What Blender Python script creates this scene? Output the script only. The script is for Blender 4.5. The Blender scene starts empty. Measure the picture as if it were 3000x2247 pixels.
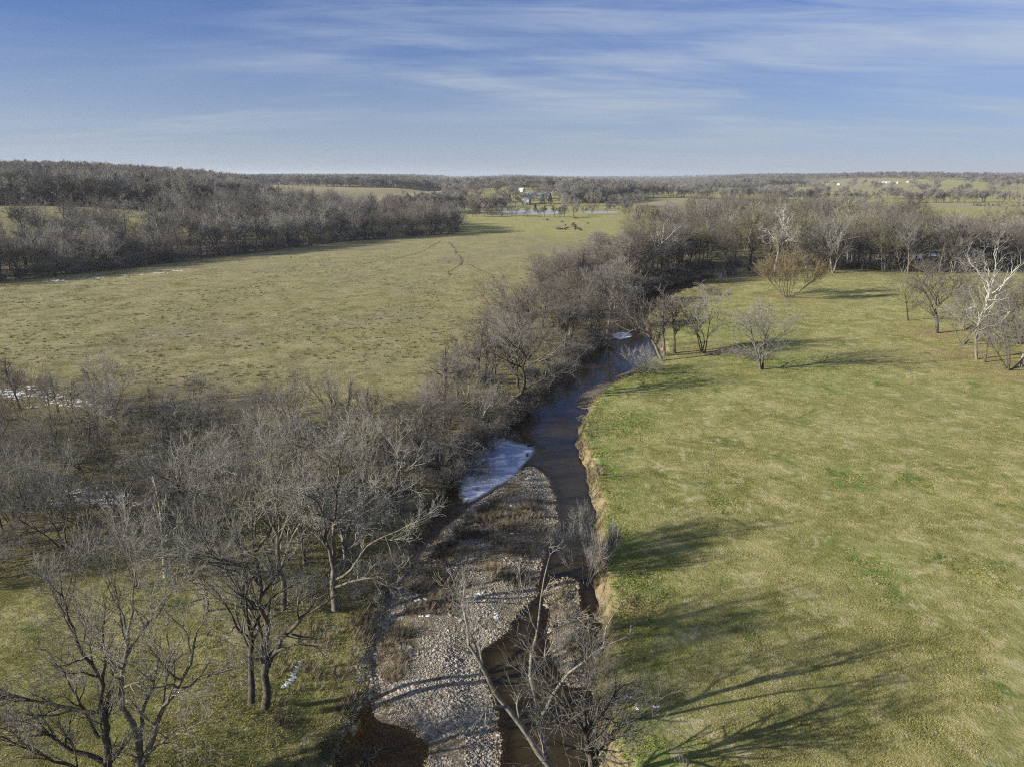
import bpy, bmesh, math, random
import numpy as np
from mathutils import Vector

# ------------------------------------------------------------------ camera, sky, sun, exposure
R = math.radians
scene = bpy.context.scene
F, CAM_H, PITCH = 2080.0, 35.0, R(16.2)          # focal length in photo pixels, drone height, tilt below the horizon
cd = bpy.data.cameras.new('camera'); cam = bpy.data.objects.new('camera', cd)
scene.collection.objects.link(cam); scene.camera = cam
cd.sensor_width = 36.0; cd.lens = F / 3000 * 36.0
cd.clip_start = 0.5; cd.clip_end = 60000
cam.location = (0, 0, CAM_H); cam.rotation_euler = (R(90) - PITCH, 0, 0)

SUN_AZ, SUN_EL = R(19), R(20)                     # shadows run towards +x, turned 19 degrees to +y
sun_travel = Vector((math.cos(SUN_AZ) * math.cos(SUN_EL), math.sin(SUN_AZ) * math.cos(SUN_EL), -math.sin(SUN_EL)))
sl = bpy.data.lights.new('sun', 'SUN'); sl.energy = 5.0; sl.angle = R(0.55); sl.color = (1.0, 0.93, 0.81)
so = bpy.data.objects.new('sun', sl); scene.collection.objects.link(so)
so.rotation_euler = sun_travel.to_track_quat('-Z', 'Y').to_euler(); so.location = (-60, -30, 60)

world = bpy.data.worlds.new('World'); scene.world = world; world.use_nodes = True


class NT:
    """small helper to write node trees"""
    def __init__(s, tree): s.t = tree; s.n = tree.nodes; s.l = tree.links
    def node(s, typ, ins=None, **kw):
        n = s.n.new(typ)
        for k, v in kw.items(): setattr(n, k, v)
        if ins:
            for k, v in ins.items(): s.set(n, k, v)
        return n
    def set(s, n, k, v):
        sock = n.inputs[k]
        if isinstance(v, bpy.types.NodeSocket): s.l.new(v, sock)
        else: sock.default_value = v
    def math(s, op, a, b=0.0, c=None, clamp=False):
        n = s.n.new('ShaderNodeMath'); n.operation = op; n.use_clamp = clamp
        s.set(n, 0, a); s.set(n, 1, b)
        if c is not None: s.set(n, 2, c)
        return n.outputs[0]
    def vmath(s, op, a, b=(0, 0, 0)):
        n = s.n.new('ShaderNodeVectorMath'); n.operation = op; s.set(n, 0, a); s.set(n, 1, b); return n.outputs[0]
    def mix(s, f, a, b, typ='MIX'):
        n = s.n.new('ShaderNodeMix'); n.data_type = 'RGBA'; n.blend_type = typ; n.clamp_factor = True
        s.set(n, 0, f); s.set(n, 6, a); s.set(n, 7, b); return n.outputs[2]
    def noise(s, vec, scale, detail=4.0, rough=0.55, dist=0.0):
        n = s.n.new('ShaderNodeTexNoise'); s.set(n, 'Scale', scale); s.set(n, 'Detail', detail)
        s.set(n, 'Roughness', rough); s.set(n, 'Distortion', dist)
        if vec is not None: s.set(n, 'Vector', vec)
        return n.outputs[0]
    def ramp(s, f, lo, hi, a=0.0, b=1.0):
        n = s.n.new('ShaderNodeMapRange'); n.clamp = True; n.interpolation_type = 'SMOOTHSTEP'
        s.set(n, 0, f); s.set(n, 1, lo); s.set(n, 2, hi); s.set(n, 3, a); s.set(n, 4, b); return n.outputs[0]
    def mapping(s, vec, scale=(1, 1, 1), rot=(0, 0, 0), loc=(0, 0, 0)):
        n = s.n.new('ShaderNodeMapping'); s.set(n, 0, vec); s.set(n, 1, loc); s.set(n, 2, rot); s.set(n, 3, scale); return n.outputs[0]


def col(r, g, b): return (r, g, b, 1.0)


w = NT(world.node_tree); w.n.clear()
sky = w.node('ShaderNodeTexSky'); sky.sky_type = 'NISHITA'; sky.sun_disc = False
sky.sun_elevation = SUN_EL; sky.sun_rotation = math.atan2(-sun_travel.x, -sun_travel.y)
sky.altitude = 200; sky.air_density = 0.75; sky.dust_density = 0.0; sky.ozone_density = 5.0
gen = w.node('ShaderNodeTexCoord').outputs['Generated']
sx = w.node('ShaderNodeSeparateXYZ', {0: gen})
zz = w.math('ADD', w.math('MAXIMUM', sx.outputs[2], 0.0), 0.09)
cv = w.node('ShaderNodeCombineXYZ', {0: w.math('DIVIDE', sx.outputs[0], zz), 1: w.math('DIVIDE', sx.outputs[1], zz), 2: 0.0}).outputs[0]
c1 = w.noise(w.mapping(cv, (0.36, 0.72, 1), (0, 0, R(-38)), (9.3, 3.2, 0)), 1.0, 7.0, 0.56, 1.1)
c2 = w.noise(w.mapping(cv, (0.22, 0.30, 1), (0, 0, R(15)), (2.4, 5.3, 0)), 1.0, 4.0, 0.5, 0.3)
c3 = w.noise(w.mapping(cv, (0.8, 3.4, 1), (0, 0, R(-32))), 1.0, 7.0, 0.62, 0.9)
cl = w.math('MULTIPLY', w.ramp(w.math('ADD', w.math('MULTIPLY', c1, 0.68), w.math('MULTIPLY', c3, 0.32)), 0.38, 0.72), w.ramp(c2, 0.34, 0.58, 0.15, 1.0))
cl = w.math('MULTIPLY', cl, 0.80)
tinted = w.node('ShaderNodeHueSaturation', {'Saturation': 1.12, 'Color': w.mix(1.0, sky.outputs[0], col(0.98, 0.89, 1.06), 'MULTIPLY')}).outputs[0]
skyc = w.mix(cl, tinted, col(6.0, 6.7, 7.6))
veil = w.ramp(sx.outputs[2], -0.02, 0.26, 0.72, 0.0)       # thin grey haze low all round the horizon
skyc = w.mix(veil, skyc, col(3.75, 4.25, 4.75))
bg = w.node('ShaderNodeBackground', {0: skyc, 1: 0.05})
w.l.new(bg.outputs[0], w.node('ShaderNodeOutputWorld').inputs[0])

vs = scene.view_settings
scene.display_settings.display_device = 'sRGB'
vs.view_transform = 'Standard'; vs.look = 'None'; vs.gamma = 1.0; vs.use_curve_mapping = False; vs.exposure = 1.0
scene.render.engine = 'CYCLES'
cy = scene.cycles
cy.max_bounces = 4; cy.diffuse_bounces = 2; cy.glossy_bounces = 2; cy.transmission_bounces = 2; cy.transparent_max_bounces = 6; cy.volume_bounces = 0
cy.sample_clamp_indirect = 3.0; cy.caustics_reflective = False; cy.caustics_refractive = False
cy.use_adaptive_sampling = False
cy.use_denoising = False
cy.pixel_filter_type = 'BLACKMAN_HARRIS'; cy.filter_width = 1.1

# ------------------------------------------------------------------ survey: photo pixels to places on the land
_s, _c = math.sin(PITCH), math.cos(PITCH)
def ray(px, py):
    dx, dy = (px - 1500) / F, -(py - 1123.5) / F
    return dx, _c + dy * _s, -_s + dy * _c
def P(px, py, z=0.0):
    d = ray(px, py); t = (z - CAM_H) / d[2]
    return d[0] * t, d[1] * t
def Q(px, py, y):
    d = ray(px, py); t = y / d[1]
    return d[0] * t, CAM_H + d[2] * t

rng = np.random.default_rng(11)

def sstep(a, b, x):
    t = np.clip((x - a) / (b - a), 0, 1); return t * t * (3 - 2 * t)

def seg_dist(X, Y, poly, closed=True):
    poly = np.asarray(poly, float); n = len(poly); best = np.full(X.shape, 1e18)
    for i in range(n if closed else n - 1):
        a, b = poly[i], poly[(i + 1) % n]; d = b - a; l2 = d @ d + 1e-12
        t = np.clip(((X - a[0]) * d[0] + (Y - a[1]) * d[1]) / l2, 0, 1)
        best = np.minimum(best, (X - a[0] - t * d[0]) ** 2 + (Y - a[1] - t * d[1]) ** 2)
    return np.sqrt(best)

def inside(X, Y, poly):
    poly = np.asarray(poly, float); n = len(poly); r = np.zeros(X.shape, bool)
    for i in range(n):
        (x0, y0), (x1, y1) = poly[i], poly[(i + 1) % n]
        if y0 == y1: continue
        c = ((y0 > Y) != (y1 > Y)) & (X < (x1 - x0) * (Y - y0) / (y1 - y0) + x0)
        r ^= c
    return r

def sdist(X, Y, poly):                              # negative inside
    d = seg_dist(X, Y, poly); return np.where(inside(X, Y, poly), -d, d)

def smooth_poly(pts, it=2):
    pts = np.asarray(pts, float)
    for _ in range(it):
        q = 0.75 * pts + 0.25 * np.roll(pts, -1, 0); r = 0.25 * pts + 0.75 * np.roll(pts, -1, 0)
        pts = np.stack([q, r], 1).reshape(-1, 2)
    return pts

def vnoise(X, Y, sc, seed=0):
    """cheap smooth value noise, -1..1"""
    r = np.random.default_rng(seed); T = r.uniform(-1, 1, (64, 64))
    u, v = np.asarray(X) / sc, np.asarray(Y) / sc
    i, j = np.floor(u).astype(int), np.floor(v).astype(int); a, b = u - i, v - j
    a, b = a * a * (3 - 2 * a), b * b * (3 - 2 * b)
    g = lambda p, q: T[p % 64, q % 64]
    return (g(i, j) * (1 - a) + g(i + 1, j) * a) * (1 - b) + (g(i, j + 1) * (1 - a) + g(i + 1, j + 1) * a) * b

WATER_Z = -2.0
px2 = lambda L, z: np.array([P(a, b, z) for a, b in L])
CH_R = [(1790, 2420), (1735, 2250), (1722, 2150), (1715, 2020), (1728, 1940), (1738, 1870), (1735, 1790), (1730, 1700), (1725, 1640), (1735, 1560), (1730, 1493), (1720, 1440),
        (1705, 1380), (1674, 1312), (1687, 1263), (1728, 1190), (1745, 1165), (1836, 1127), (1860, 1100), (1890, 1075), (1932, 1054), (1930, 1027), (1890, 985),
        (1880, 960), (1890, 930), (1940, 890), (2005, 860), (2090, 832), (2200, 803), (2330, 792), (2500, 777), (2700, 762), (3200, 742)]
CH_L = [(3200, 728), (2700, 745), (2500, 760), (2330, 772), (2200, 782), (2080, 806), (1985, 832), (1880, 870), (1825, 920), (1810, 960), (1797, 977), (1770, 1004),
        (1702, 1045), (1656, 1076), (1602, 1126), (1575, 1162), (1533, 1199), (1475, 1249), (1425, 1281), (1395, 1344), (1335, 1416), (1300, 1500), (1250, 1570), (1200, 1640),
        (1150, 1760), (1110, 1850), (1080, 1950), (1090, 2050), (1060, 2120), (1010, 2220), (960, 2420)]
CHAN = smooth_poly(px2(CH_R + CH_L, WATER_Z), 2)
RIGHT_EDGE = px2(CH_R, WATER_Z)
GRAV1 = smooth_poly(px2([(1560, 1372), (1602, 1400), (1618, 1480), (1627, 1530), (1600, 1590), (1578, 1640), (1572, 1690), (1560, 1740), (1510, 1790), (1470, 1850),
        (1400, 1895), (1392, 1950), (1432, 2040), (1450, 2150), (1470, 2420), (1250, 2420), (1275, 2210), (1250, 2150), (1180, 2115), (1110, 2110), (1090, 2030),
        (1070, 1950), (1100, 1850), (1140, 1760), (1200, 1660), (1300, 1560), (1371, 1498), (1407, 1467), (1466, 1435), (1542, 1367)], -1.9), 2)
GRAV2 = smooth_poly(px2([(1686, 1690), (1680, 1740), (1690, 1795), (1745, 1812), (1730, 1880), (1722, 1960), (1690, 2010), (1645, 1965), (1626, 1900), (1622, 1800), (1606, 1755), (1606, 1705)], -1.9), 2)
SHOAL = smooth_poly(px2([(1815, 1130), (1740, 1185), (1700, 1200), (1690, 1165), (1760, 1120), (1850, 1085), (1890, 1060), (1880, 1090)], -1.9), 1)
ICE = smooth_poly(px2([(1434, 1277), (1480, 1281), (1530, 1296), (1574, 1310), (1566, 1330), (1542, 1352), (1505, 1398), (1466, 1422), (1407, 1455), (1374, 1473), (1350, 1470), (1340, 1440), (1350, 1400), (1385, 1350), (1405, 1310)], -1.97), 2)

# left upland: field, bluff with the wood, plateau and hill
EDGE = np.array([(-460, -60), (-330, 60), (-240, 165), (-178, 248), (-145, 305), (-95, 404), (-60, 440), (-34, 470), (-45, 540), (-120, 640), (-170, 780), (-150, 960), (-60, 1120), (-20, 1400), (-60, 2000), (-200, 3200), (-400, 6000)], float)
UPLAND = np.vstack([EDGE, [(-9000, 6000), (-9000, -60)]])

def height_far(X, Y):
    d = -sdist(X, Y, UPLAND)                         # metres into the upland
    h = sstep(12, 175, d) * 14.5 + sstep(60, 330, d) * 4.5
    h += 11 * np.exp(-(((X + 420) / 330) ** 4 + ((Y - 740) / 190) ** 2)) * sstep(80, 300, d)
    h += 6 * np.exp(-(((X + 230) / 130) ** 2 + ((Y - 760) / 120) ** 2)) * sstep(60, 160, d)
    # gentle rise behind the pond
    m = np.exp(-((X - 20) / 260) ** 2)
    h = np.maximum(h, m * sstep(815, 1150, Y) * 15)
    # hills on the far right
    a = X / np.maximum(Y, 1)
    k = sstep(0.20, 0.34, a)
    h += k * (sstep(1180, 2100, Y) * 13 + sstep(2000, 2900, Y) * 11) + k * sstep(1150, 1500, Y) * 4.5 * vnoise(X, Y, 420, 3)
    h += 26 * np.exp(-(((X - 1420) / 420) ** 2 + ((Y - 2480) / 260) ** 2)) * 0.55
    # far ridges all round
    D = np.hypot(X, Y)
    h += sstep(2600, 5200, D) * (13 + 9 * vnoise(X, Y, 900, 5) + 3 * vnoise(X, Y, 300, 6))
    h += sstep(5200, 9000, D) * 9
    h += sstep(120, 300, D) * (1.1 * vnoise(X, Y, 95, 8)) * (1 - k) * (1 - sstep(600, 760, Y) * (1 - sstep(830, 900, Y)) * np.exp(-((X - 40) / 160) ** 2)) * 0.6
    return h

def height(X, Y, detail=True):
    X = np.asarray(X, float); Y = np.asarray(Y, float)
    h = height_far(X, Y)
    if detail: h = h + 0.10 * vnoise(X, Y, 7, 1) + 0.05 * vnoise(X, Y, 2.3, 2)
    near = (Y < 420) & (Y > 0) & (X > -60) & (X < 420)
    if near.any():
        x, y = X[near], Y[near]
        wob = 0.35 * vnoise(x, y, 3.1, 21) + 0.18 * vnoise(x, y, 1.2, 22)
        d = sdist(x, y, CHAN) + wob
        dr = seg_dist(x, y, RIGHT_EDGE, False); dl = seg_dist(x, y, px2(CH_L, WATER_Z), False)
        right = sstep(-1.0, 1.0, (dl - dr))
        hn = h[near]
        # left bank is a longer slope, right bank is cut nearly upright
        wl, wr = 4.5, 1.25
        up = right * (0.42 * sstep(-0.2, 1.2, d) + 0.58 * sstep(0.95, 1.65, d)) + (1 - right) * (0.42 * sstep(-0.2, 1.8, d) + 0.58 * sstep(1.5, 15, d))
        g = np.minimum(sdist(x, y, GRAV1), np.minimum(sdist(x, y, GRAV2), sdist(x, y, SHOAL))) + 0.5 * wob
        bed = np.where(g < 0, -1.98 + 0.42 * sstep(0, 3.0, -g) + 0.05 * vnoise(x, y, 1.4, 31), -1.98 - 0.62 * sstep(0, 2.2, g))
        px_ = sdist(x, y, px2([(1040, 2110), (1300, 2110), (1300, 2420), (980, 2420)], -2.0))
        bed = np.where((px_ < 0) & (g >= 0), np.maximum(bed, -2.22), bed)
        h2 = bed * (1 - up) + hn * up
        # eroded ramp in the right bank
        rx, ry = P(1850, 1790, -0.6)
        h2 -= 1.1 * np.exp(-(((x - rx) / 2.6) ** 2 + ((y - ry) / 1.1) ** 2)) * right
        o = h.copy(); o[near] = h2; h = o
    # pond basin
    pd = sdist(X, Y, POND) if 'POND' in globals() else None
    if pd is not None: h = np.where(pd < 12, np.minimum(h, h * sstep(0, 12, pd) - 1.2 * (1 - sstep(-2, 6, pd))), h)
    return h
POND = smooth_poly(px2([(1440, 625), (1480, 619), (1540, 616), (1620, 617), (1660, 622), (1640, 628), (1560, 631), (1480, 630)], -0.6), 1)
POND2 = smooth_poly(px2([(1690, 621), (1740, 618), (1800, 620), (1820, 624), (1770, 626), (1710, 625)], -0.1), 1)
def H1(x, y): return float(height(np.array([x]), np.array([y]))[0])

# ------------------------------------------------------------------ object helpers
C = scene.collection
def mesh_arrays(name, V, quads=None, tris=None, smooth=True, mats=(), midx=None):
    me = bpy.data.meshes.new(name)
    V = np.ascontiguousarray(V, np.float32); loops, starts, tot = [], [], 0
    if quads is not None and len(quads):
        q = np.asarray(quads, np.int32); loops.append(q.ravel()); starts.append(np.arange(len(q)) * 4); tot = q.size
    if tris is not None and len(tris):
        t = np.asarray(tris, np.int32); loops.append(t.ravel()); starts.append(tot + np.arange(len(t)) * 3)
    L = np.concatenate(loops).astype(np.int32); S = np.concatenate(starts).astype(np.int32)
    me.vertices.add(len(V)); me.vertices.foreach_set('co', V.ravel())
    me.loops.add(len(L)); me.loops.foreach_set('vertex_index', L)
    me.polygons.add(len(S)); me.polygons.foreach_set('loop_start', S)
    for m in mats: me.materials.append(m)
    if midx is not None: me.polygons.foreach_set('material_index', np.asarray(midx, np.int32))
    me.update(calc_edges=True)
    me.polygons.foreach_set('use_smooth', np.full(len(S), bool(smooth)))
    return me

def link(name, me, parent=None, mat=None):
    o = bpy.data.objects.new(name, me); C.objects.link(o)
    if parent is not None: o.parent = parent
    if mat is not None:
        if len(me.materials) == 0: me.materials.append(mat)
        else: me.materials[0] = mat
    return o

def tag(o, label=None, cat=None, group=None, kind=None):
    if label: o['label'] = label
    if cat: o['category'] = cat
    if group: o['group'] = group
    if kind: o['kind'] = kind
    return o

def empty(name, loc, rz=0.0, sc=(1, 1, 1)):
    o = bpy.data.objects.new(name, None); C.objects.link(o); o.empty_display_size = 0.5
    o.location = loc; o.rotation_euler = (0, 0, rz); o.scale = sc; return o

class MB:
    """collects boxes and prisms into one mesh"""
    def __init__(s): s.v = []; s.f = []
    def add(s, v, f):
        b = len(s.v); s.v += [tuple(p) for p in v]; s.f += [tuple(i + b for i in q) for q in f]; return s
    def box(s, x0, x1, y0, y1, z0, z1):
        return s.add([(x0, y0, z0), (x1, y0, z0), (x1, y1, z0), (x0, y1, z0), (x0, y0, z1), (x1, y0, z1), (x1, y1, z1), (x0, y1, z1)],
                     [(0, 3, 2, 1), (4, 5, 6, 7), (0, 1, 5, 4), (1, 2, 6, 5), (2, 3, 7, 6), (3, 0, 4, 7)])
    def build(s, name, mat, parent=None):
        me = bpy.data.meshes.new(name); me.from_pydata(s.v, [], s.f); me.update(); return link(name, me, parent, mat)

# ------------------------------------------------------------------ materials
def new_mat(name):
    m = bpy.data.materials.new(name); m.use_nodes = True; t = NT(m.node_tree); t.n.clear()
    return m, t, t.node('ShaderNodeOutputMaterial')

def plain(name, c, rough=0.8, var=0.15, scale=3.0, spec=0.3):
    m, t, out = new_mat(name)
    p = t.node('ShaderNodeNewGeometry').outputs['Position']
    n = t.noise(p, scale, 5, 0.6)
    cc = t.mix(n, col(*[v * (1 - var) for v in c]), col(*[v * (1 + var) for v in c]))
    b = t.node('ShaderNodeBsdfPrincipled', {'Base Color': cc, 'Roughness': rough, 'Specular IOR Level': spec})
    t.l.new(b.outputs[0], out.inputs[0]); return m

def bark(name, dark, light, lichen=None, sc=2.2, white_from=None, jit=0.34):
    m, t, out = new_mat(name)
    tc = t.node('ShaderNodeTexCoord').outputs['Object']
    oi = t.node('ShaderNodeObjectInfo')
    n = t.noise(t.mapping(tc, (sc, sc, sc * 0.35)), 1.6, 6, 0.65)
    c = t.mix(t.ramp(n, 0.32, 0.68), col(*dark), col(*light))
    if lichen:
        n2 = t.noise(tc, 1.1, 4, 0.6, 0.4)
        c = t.mix(t.ramp(n2, 0.54, 0.66, 0, 0.75), c, col(*lichen))
    if white_from:
        z = t.node('ShaderNodeSeparateXYZ', {0: tc}).outputs[2]
        k = t.ramp(t.math('ADD', z, t.math('MULTIPLY', t.noise(tc, 0.9, 3), 4.0)), white_from[0] + 2, white_from[1] + 2)
        n3 = t.noise(tc, 1.4, 4, 0.6)
        c = t.mix(k, c, t.mix(t.ramp(n3, 0.4, 0.62), col(0.58, 0.56, 0.50), col(0.32, 0.30, 0.25)))
    v = t.math('ADD', 1.0 - jit, t.math('MULTIPLY', oi.outputs['Random'], 2 * jit))
    c = t.mix(1.0, c, t.node('ShaderNodeCombineColor', {0: v, 1: v, 2: v}).outputs[0], 'MULTIPLY')
    b = t.node('ShaderNodeBsdfPrincipled', {'Base Color': c, 'Roughness': 0.9, 'Specular IOR Level': 0.15})
    t.l.new(b.outputs[0], out.inputs[0]); return m

M = {}
M['bark_dark'] = bark('bark_dark', (0.030, 0.026, 0.021), (0.092, 0.080, 0.064), (0.15, 0.14, 0.07))
M['bark_grey'] = bark('bark_grey', (0.055, 0.049, 0.040), (0.165, 0.148, 0.122), (0.23, 0.21, 0.10))
M['bark_pale'] = bark('bark_pale', (0.12, 0.112, 0.096), (0.29, 0.272, 0.236), (0.26, 0.245, 0.14))
M['bark_syc'] = bark('bark_syc', (0.11, 0.10, 0.082), (0.25, 0.23, 0.19), None, white_from=(6.0, 11.0), jit=0.1)
M['twig_grey'] = bark('twig_grey', (0.120, 0.115, 0.102), (0.265, 0.252, 0.224))
M['twig_pale'] = bark('twig_pale', (0.15, 0.142, 0.125), (0.30, 0.285, 0.25))
M['twig_brown'] = bark('twig_brown', (0.086, 0.076, 0.064), (0.190, 0.170, 0.144))
M['twig_red'] = bark('twig_red', (0.105, 0.087, 0.078), (0.205, 0.177, 0.160))
M['twig_olive'] = bark('twig_olive', (0.125, 0.118, 0.070), (0.25, 0.235, 0.15))
M['twig_orange'] = bark('twig_orange', (0.150, 0.118, 0.062), (0.25, 0.205, 0.118))
M['twig_far'] = bark('twig_far', (0.12, 0.105, 0.088), (0.24, 0.212, 0.18))
M['twig_white'] = bark('twig_white', (0.33, 0.315, 0.28), (0.52, 0.505, 0.46))

def pasture(t, pos):
    """colour of the winter pasture at a place on the land (dry tan, olive, lush green by patches)"""
    big = t.noise(pos, 0.022, 4, 0.55, 0.3)
    mid = t.noise(pos, 0.13, 5, 0.6, 0.6)
    fin = t.noise(pos, 1.1, 6, 0.68, 0.4)
    vf = t.noise(pos, 5.5, 4, 0.7)
    s = t.node('ShaderNodeSeparateXYZ', {0: pos})
    # which side of the creek (the left field is duller and browner)
    side = t.math('MAXIMUM', t.ramp(t.math('SUBTRACT', s.outputs[0], t.math('ADD', t.math('MULTIPLY', s.outputs[1], 0.17), -6.0)), -6, 6), t.ramp(s.outputs[1], 55, 85, 0.9, 0))
    near = t.ramp(s.outputs[1], 380, 520, 0, 1)
    tan = t.mix(near, t.mix(side, col(0.315, 0.280, 0.150), col(0.350, 0.322, 0.142)), col(0.335, 0.306, 0.122))
    olive = t.mix(near, t.mix(side, col(0.190, 0.182, 0.072), col(0.172, 0.180, 0.056)), col(0.242, 0.238, 0.080))
    patch = t.noise(pos, 0.38, 5, 0.65, 1.0)
    k = t.math('ADD', t.math('ADD', t.math('MULTIPLY', mid, 0.36), t.math('MULTIPLY', patch, 0.32)), t.math('ADD', t.math('MULTIPLY', fin, 0.27), t.math('MULTIPLY', vf, 0.20)))
    c = t.mix(t.ramp(k, 0.46, 0.68), olive, tan)
    c = t.mix(t.ramp(big, 0.50, 0.66, 0, 0.50), c, t.mix(side, col(0.205, 0.178, 0.135), col(0.230, 0.222, 0.095)))
    # lush green clover spots, most of them on the right meadow
    g = t.noise(pos, 0.16, 5, 0.62, 0.8)
    gm = t.math('MULTIPLY', t.ramp(g, 0.585, 0.66), t.ramp(fin, 0.34, 0.58))
    gm = t.math('MULTIPLY', gm, t.math('ADD', 0.18, t.math('MULTIPLY', side, 0.72)))
    gm = t.math('MULTIPLY', gm, t.ramp(s.outputs[1], 130, 260, 1.0, 0.35))
    c = t.mix(gm, c, col(0.082, 0.130, 0.030))
    c = t.mix(t.ramp(t.math('ADD', t.math('MULTIPLY', patch, 0.6), t.math('MULTIPLY', fin, 0.4)), 0.52, 0.63, 0, 0.85), c, t.mix(side, col(0.30, 0.265, 0.18), col(0.40, 0.355, 0.215)))     # bleached dead grass
    # darker tussocks
    c = t.mix(t.ramp(vf, 0.56, 0.74, 0, 0.45), c, col(0.075, 0.068, 0.030))
    return c, fin, vf, side

def ground_mat():
    m, t, out = new_mat('land')
    pos = t.node('ShaderNodeNewGeometry').outputs['Position']
    nz = t.node('ShaderNodeSeparateXYZ', {0: t.node('ShaderNodeNewGeometry').outputs['True Normal']}).outputs[2]
    A = lambda n: t.node('ShaderNodeAttribute', attribute_name=n).outputs['Fac']
    c, fin, vf, side = pasture(t, pos)
    lushn = t.noise(pos, 0.9, 5, 0.65, 0.5)
    lush = t.math('MULTIPLY', A('lush'), t.ramp(lushn, 0.40, 0.60))
    c = t.mix(lush, c, t.mix(vf, col(0.085, 0.150, 0.024), col(0.155, 0.235, 0.045)))
    # cropped stubble field
    rows = t.noise(t.mapping(pos, (0.02, 0.25, 1), (0, 0, R(8))), 1.0, 3, 0.5)
    c = t.mix(A('crop'), c, t.mix(rows, col(0.235, 0.20, 0.125), col(0.33, 0.285, 0.18)))
    # leaf litter under trees
    ln = t.noise(pos, 0.45, 6, 0.65, 0.5)
    lit = t.math('MULTIPLY', A('litter'), t.ramp(ln, 0.30, 0.62, 0.45, 1.0))
    c = t.mix(lit, c, t.mix(t.ramp(fin, 0.35, 0.65), col(0.055, 0.044, 0.030), col(0.135, 0.108, 0.068)))
    # bare worn earth
    c = t.mix(t.math('MULTIPLY', A('earth'), t.ramp(ln, 0.32, 0.52)), c, t.mix(fin, col(0.17, 0.115, 0.062), col(0.30, 0.215, 0.115)))
    # gravel and creek bed
    st = t.node('ShaderNodeTexVoronoi', {'Vector': pos, 'Scale': 5.5, 'Randomness': 1.0})
    sc = t.node('ShaderNodeSeparateColor', {0: st.outputs['Color']})
    stone = t.mix(sc.outputs[0], col(0.13, 0.11, 0.08), col(0.32, 0.285, 0.23))
    stone = t.mix(t.ramp(st.outputs['Distance'], 0.25, 0.75), stone, col(0.10, 0.08, 0.055))
    weedy = t.noise(pos, 0.33, 5, 0.65, 0.6)
    stone = t.mix(t.math('MULTIPLY', t.ramp(weedy, 0.46, 0.60), A('weedy')), stone, t.mix(fin, col(0.10, 0.078, 0.042), col(0.24, 0.195, 0.105)))
    zz = t.node('ShaderNodeSeparateXYZ', {0: pos}).outputs[2]
    wet = t.ramp(zz, -2.12, -1.94, 1, 0)
    stone = t.mix(wet, stone, t.mix(1.0, stone, col(1.6, 1.15, 0.45), 'MULTIPLY'))
    c = t.mix(A('gravel'), c, stone)
    # steep cut banks show soil
    steep = t.math('MULTIPLY', t.ramp(t.math('ADD', nz, t.math('MULTIPLY', ln, 0.3)), 0.70, 0.98, 1, 0), A('bank'))
    strata = t.noise(t.mapping(pos, (0.7, 0.7, 4.0)), 1.0, 5, 0.6)
    c = t.mix(steep, c, t.mix(strata, col(0.11, 0.085, 0.048), col(0.31, 0.25, 0.14)))
    bmp = t.node('ShaderNodeBump', {'Strength': 0.9, 'Distance': 0.22, 'Height': t.math('ADD', t.math('MULTIPLY', fin, 1.0), t.math('MULTIPLY', vf, 0.55))})
    b = t.node('ShaderNodeBsdfPrincipled', {'Base Color': c, 'Roughness': 0.95, 'Specular IOR Level': 0.1, 'Normal': bmp.outputs[0]})
    t.l.new(b.outputs[0], out.inputs[0]); return m
M['land'] = ground_mat()

def water_mat():
    m, t, out = new_mat('creek_water')
    pos = t.node('ShaderNodeNewGeometry').outputs['Position']
    dep = t.node('ShaderNodeAttribute', attribute_name='depth').outputs['Fac']
    n = t.noise(t.mapping(pos, (1, 1.0, 1), (0, 0, R(20))), 1.1, 3, 0.5, 0.2)
    bmp = t.node('ShaderNodeBump', {'Strength': 0.07, 'Distance': 0.25, 'Height': n})
    tint = t.mix(t.ramp(dep, 0.02, 0.5), col(0.97, 0.90, 0.70), col(0.52, 0.40, 0.22))
    tr = t.node('ShaderNodeBsdfTransparent', {0: tint})
    murk = t.node('ShaderNodeBsdfDiffuse', {0: col(0.060, 0.046, 0.020)})
    body = t.node('ShaderNodeMixShader', {0: t.ramp(dep, 0.05, 0.6, 0.04, 0.6), 1: tr.outputs[0], 2: murk.outputs[0]})
    gl = t.node('ShaderNodeBsdfGlossy', {'Color': col(0.85, 0.87, 0.92), 'Roughness': 0.03, 'Normal': bmp.outputs[0]})
    fr = t.node('ShaderNodeFresnel', {'IOR': 1.36, 'Normal': bmp.outputs[0]})
    mx = t.node('ShaderNodeMixShader', {0: fr.outputs[0], 1: body.outputs[0], 2: gl.outputs[0]})
    t.l.new(mx.outputs[0], out.inputs[0]); return m
M['water'] = water_mat()

def ice_mat(name, a, b_, sc):
    m, t, out = new_mat(name)
    pos = t.node('ShaderNodeNewGeometry').outputs['Position']
    n = t.noise(t.mapping(pos, (1.0, 1.6, 1), (0, 0, R(-20))), sc, 4, 0.5, 1.2)
    n2 = t.noise(pos, sc * 6, 5, 0.6)
    c = t.mix(t.ramp(t.math('ADD', n, t.math('MULTIPLY', n2, 0.15)), 0.45, 0.66), col(*a), col(*b_))  # darker swirl paints tree shadows into the ice colour
    rim = t.node('ShaderNodeAttribute', attribute_name='rim').outputs['Fac']
    c = t.mix(t.ramp(t.math('ADD', rim, t.math('MULTIPLY', n2, 0.7)), 0.55, 1.15), c, col(0.13, 0.135, 0.13))
    b = t.node('ShaderNodeBsdfPrincipled', {'Base Color': c, 'Roughness': 0.35, 'Specular IOR Level': 0.4})
    t.l.new(b.outputs[0], out.inputs[0]); return m
M['ice'] = ice_mat('ice', (0.66, 0.69, 0.78), (0.24, 0.31, 0.50), 0.26)
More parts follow.
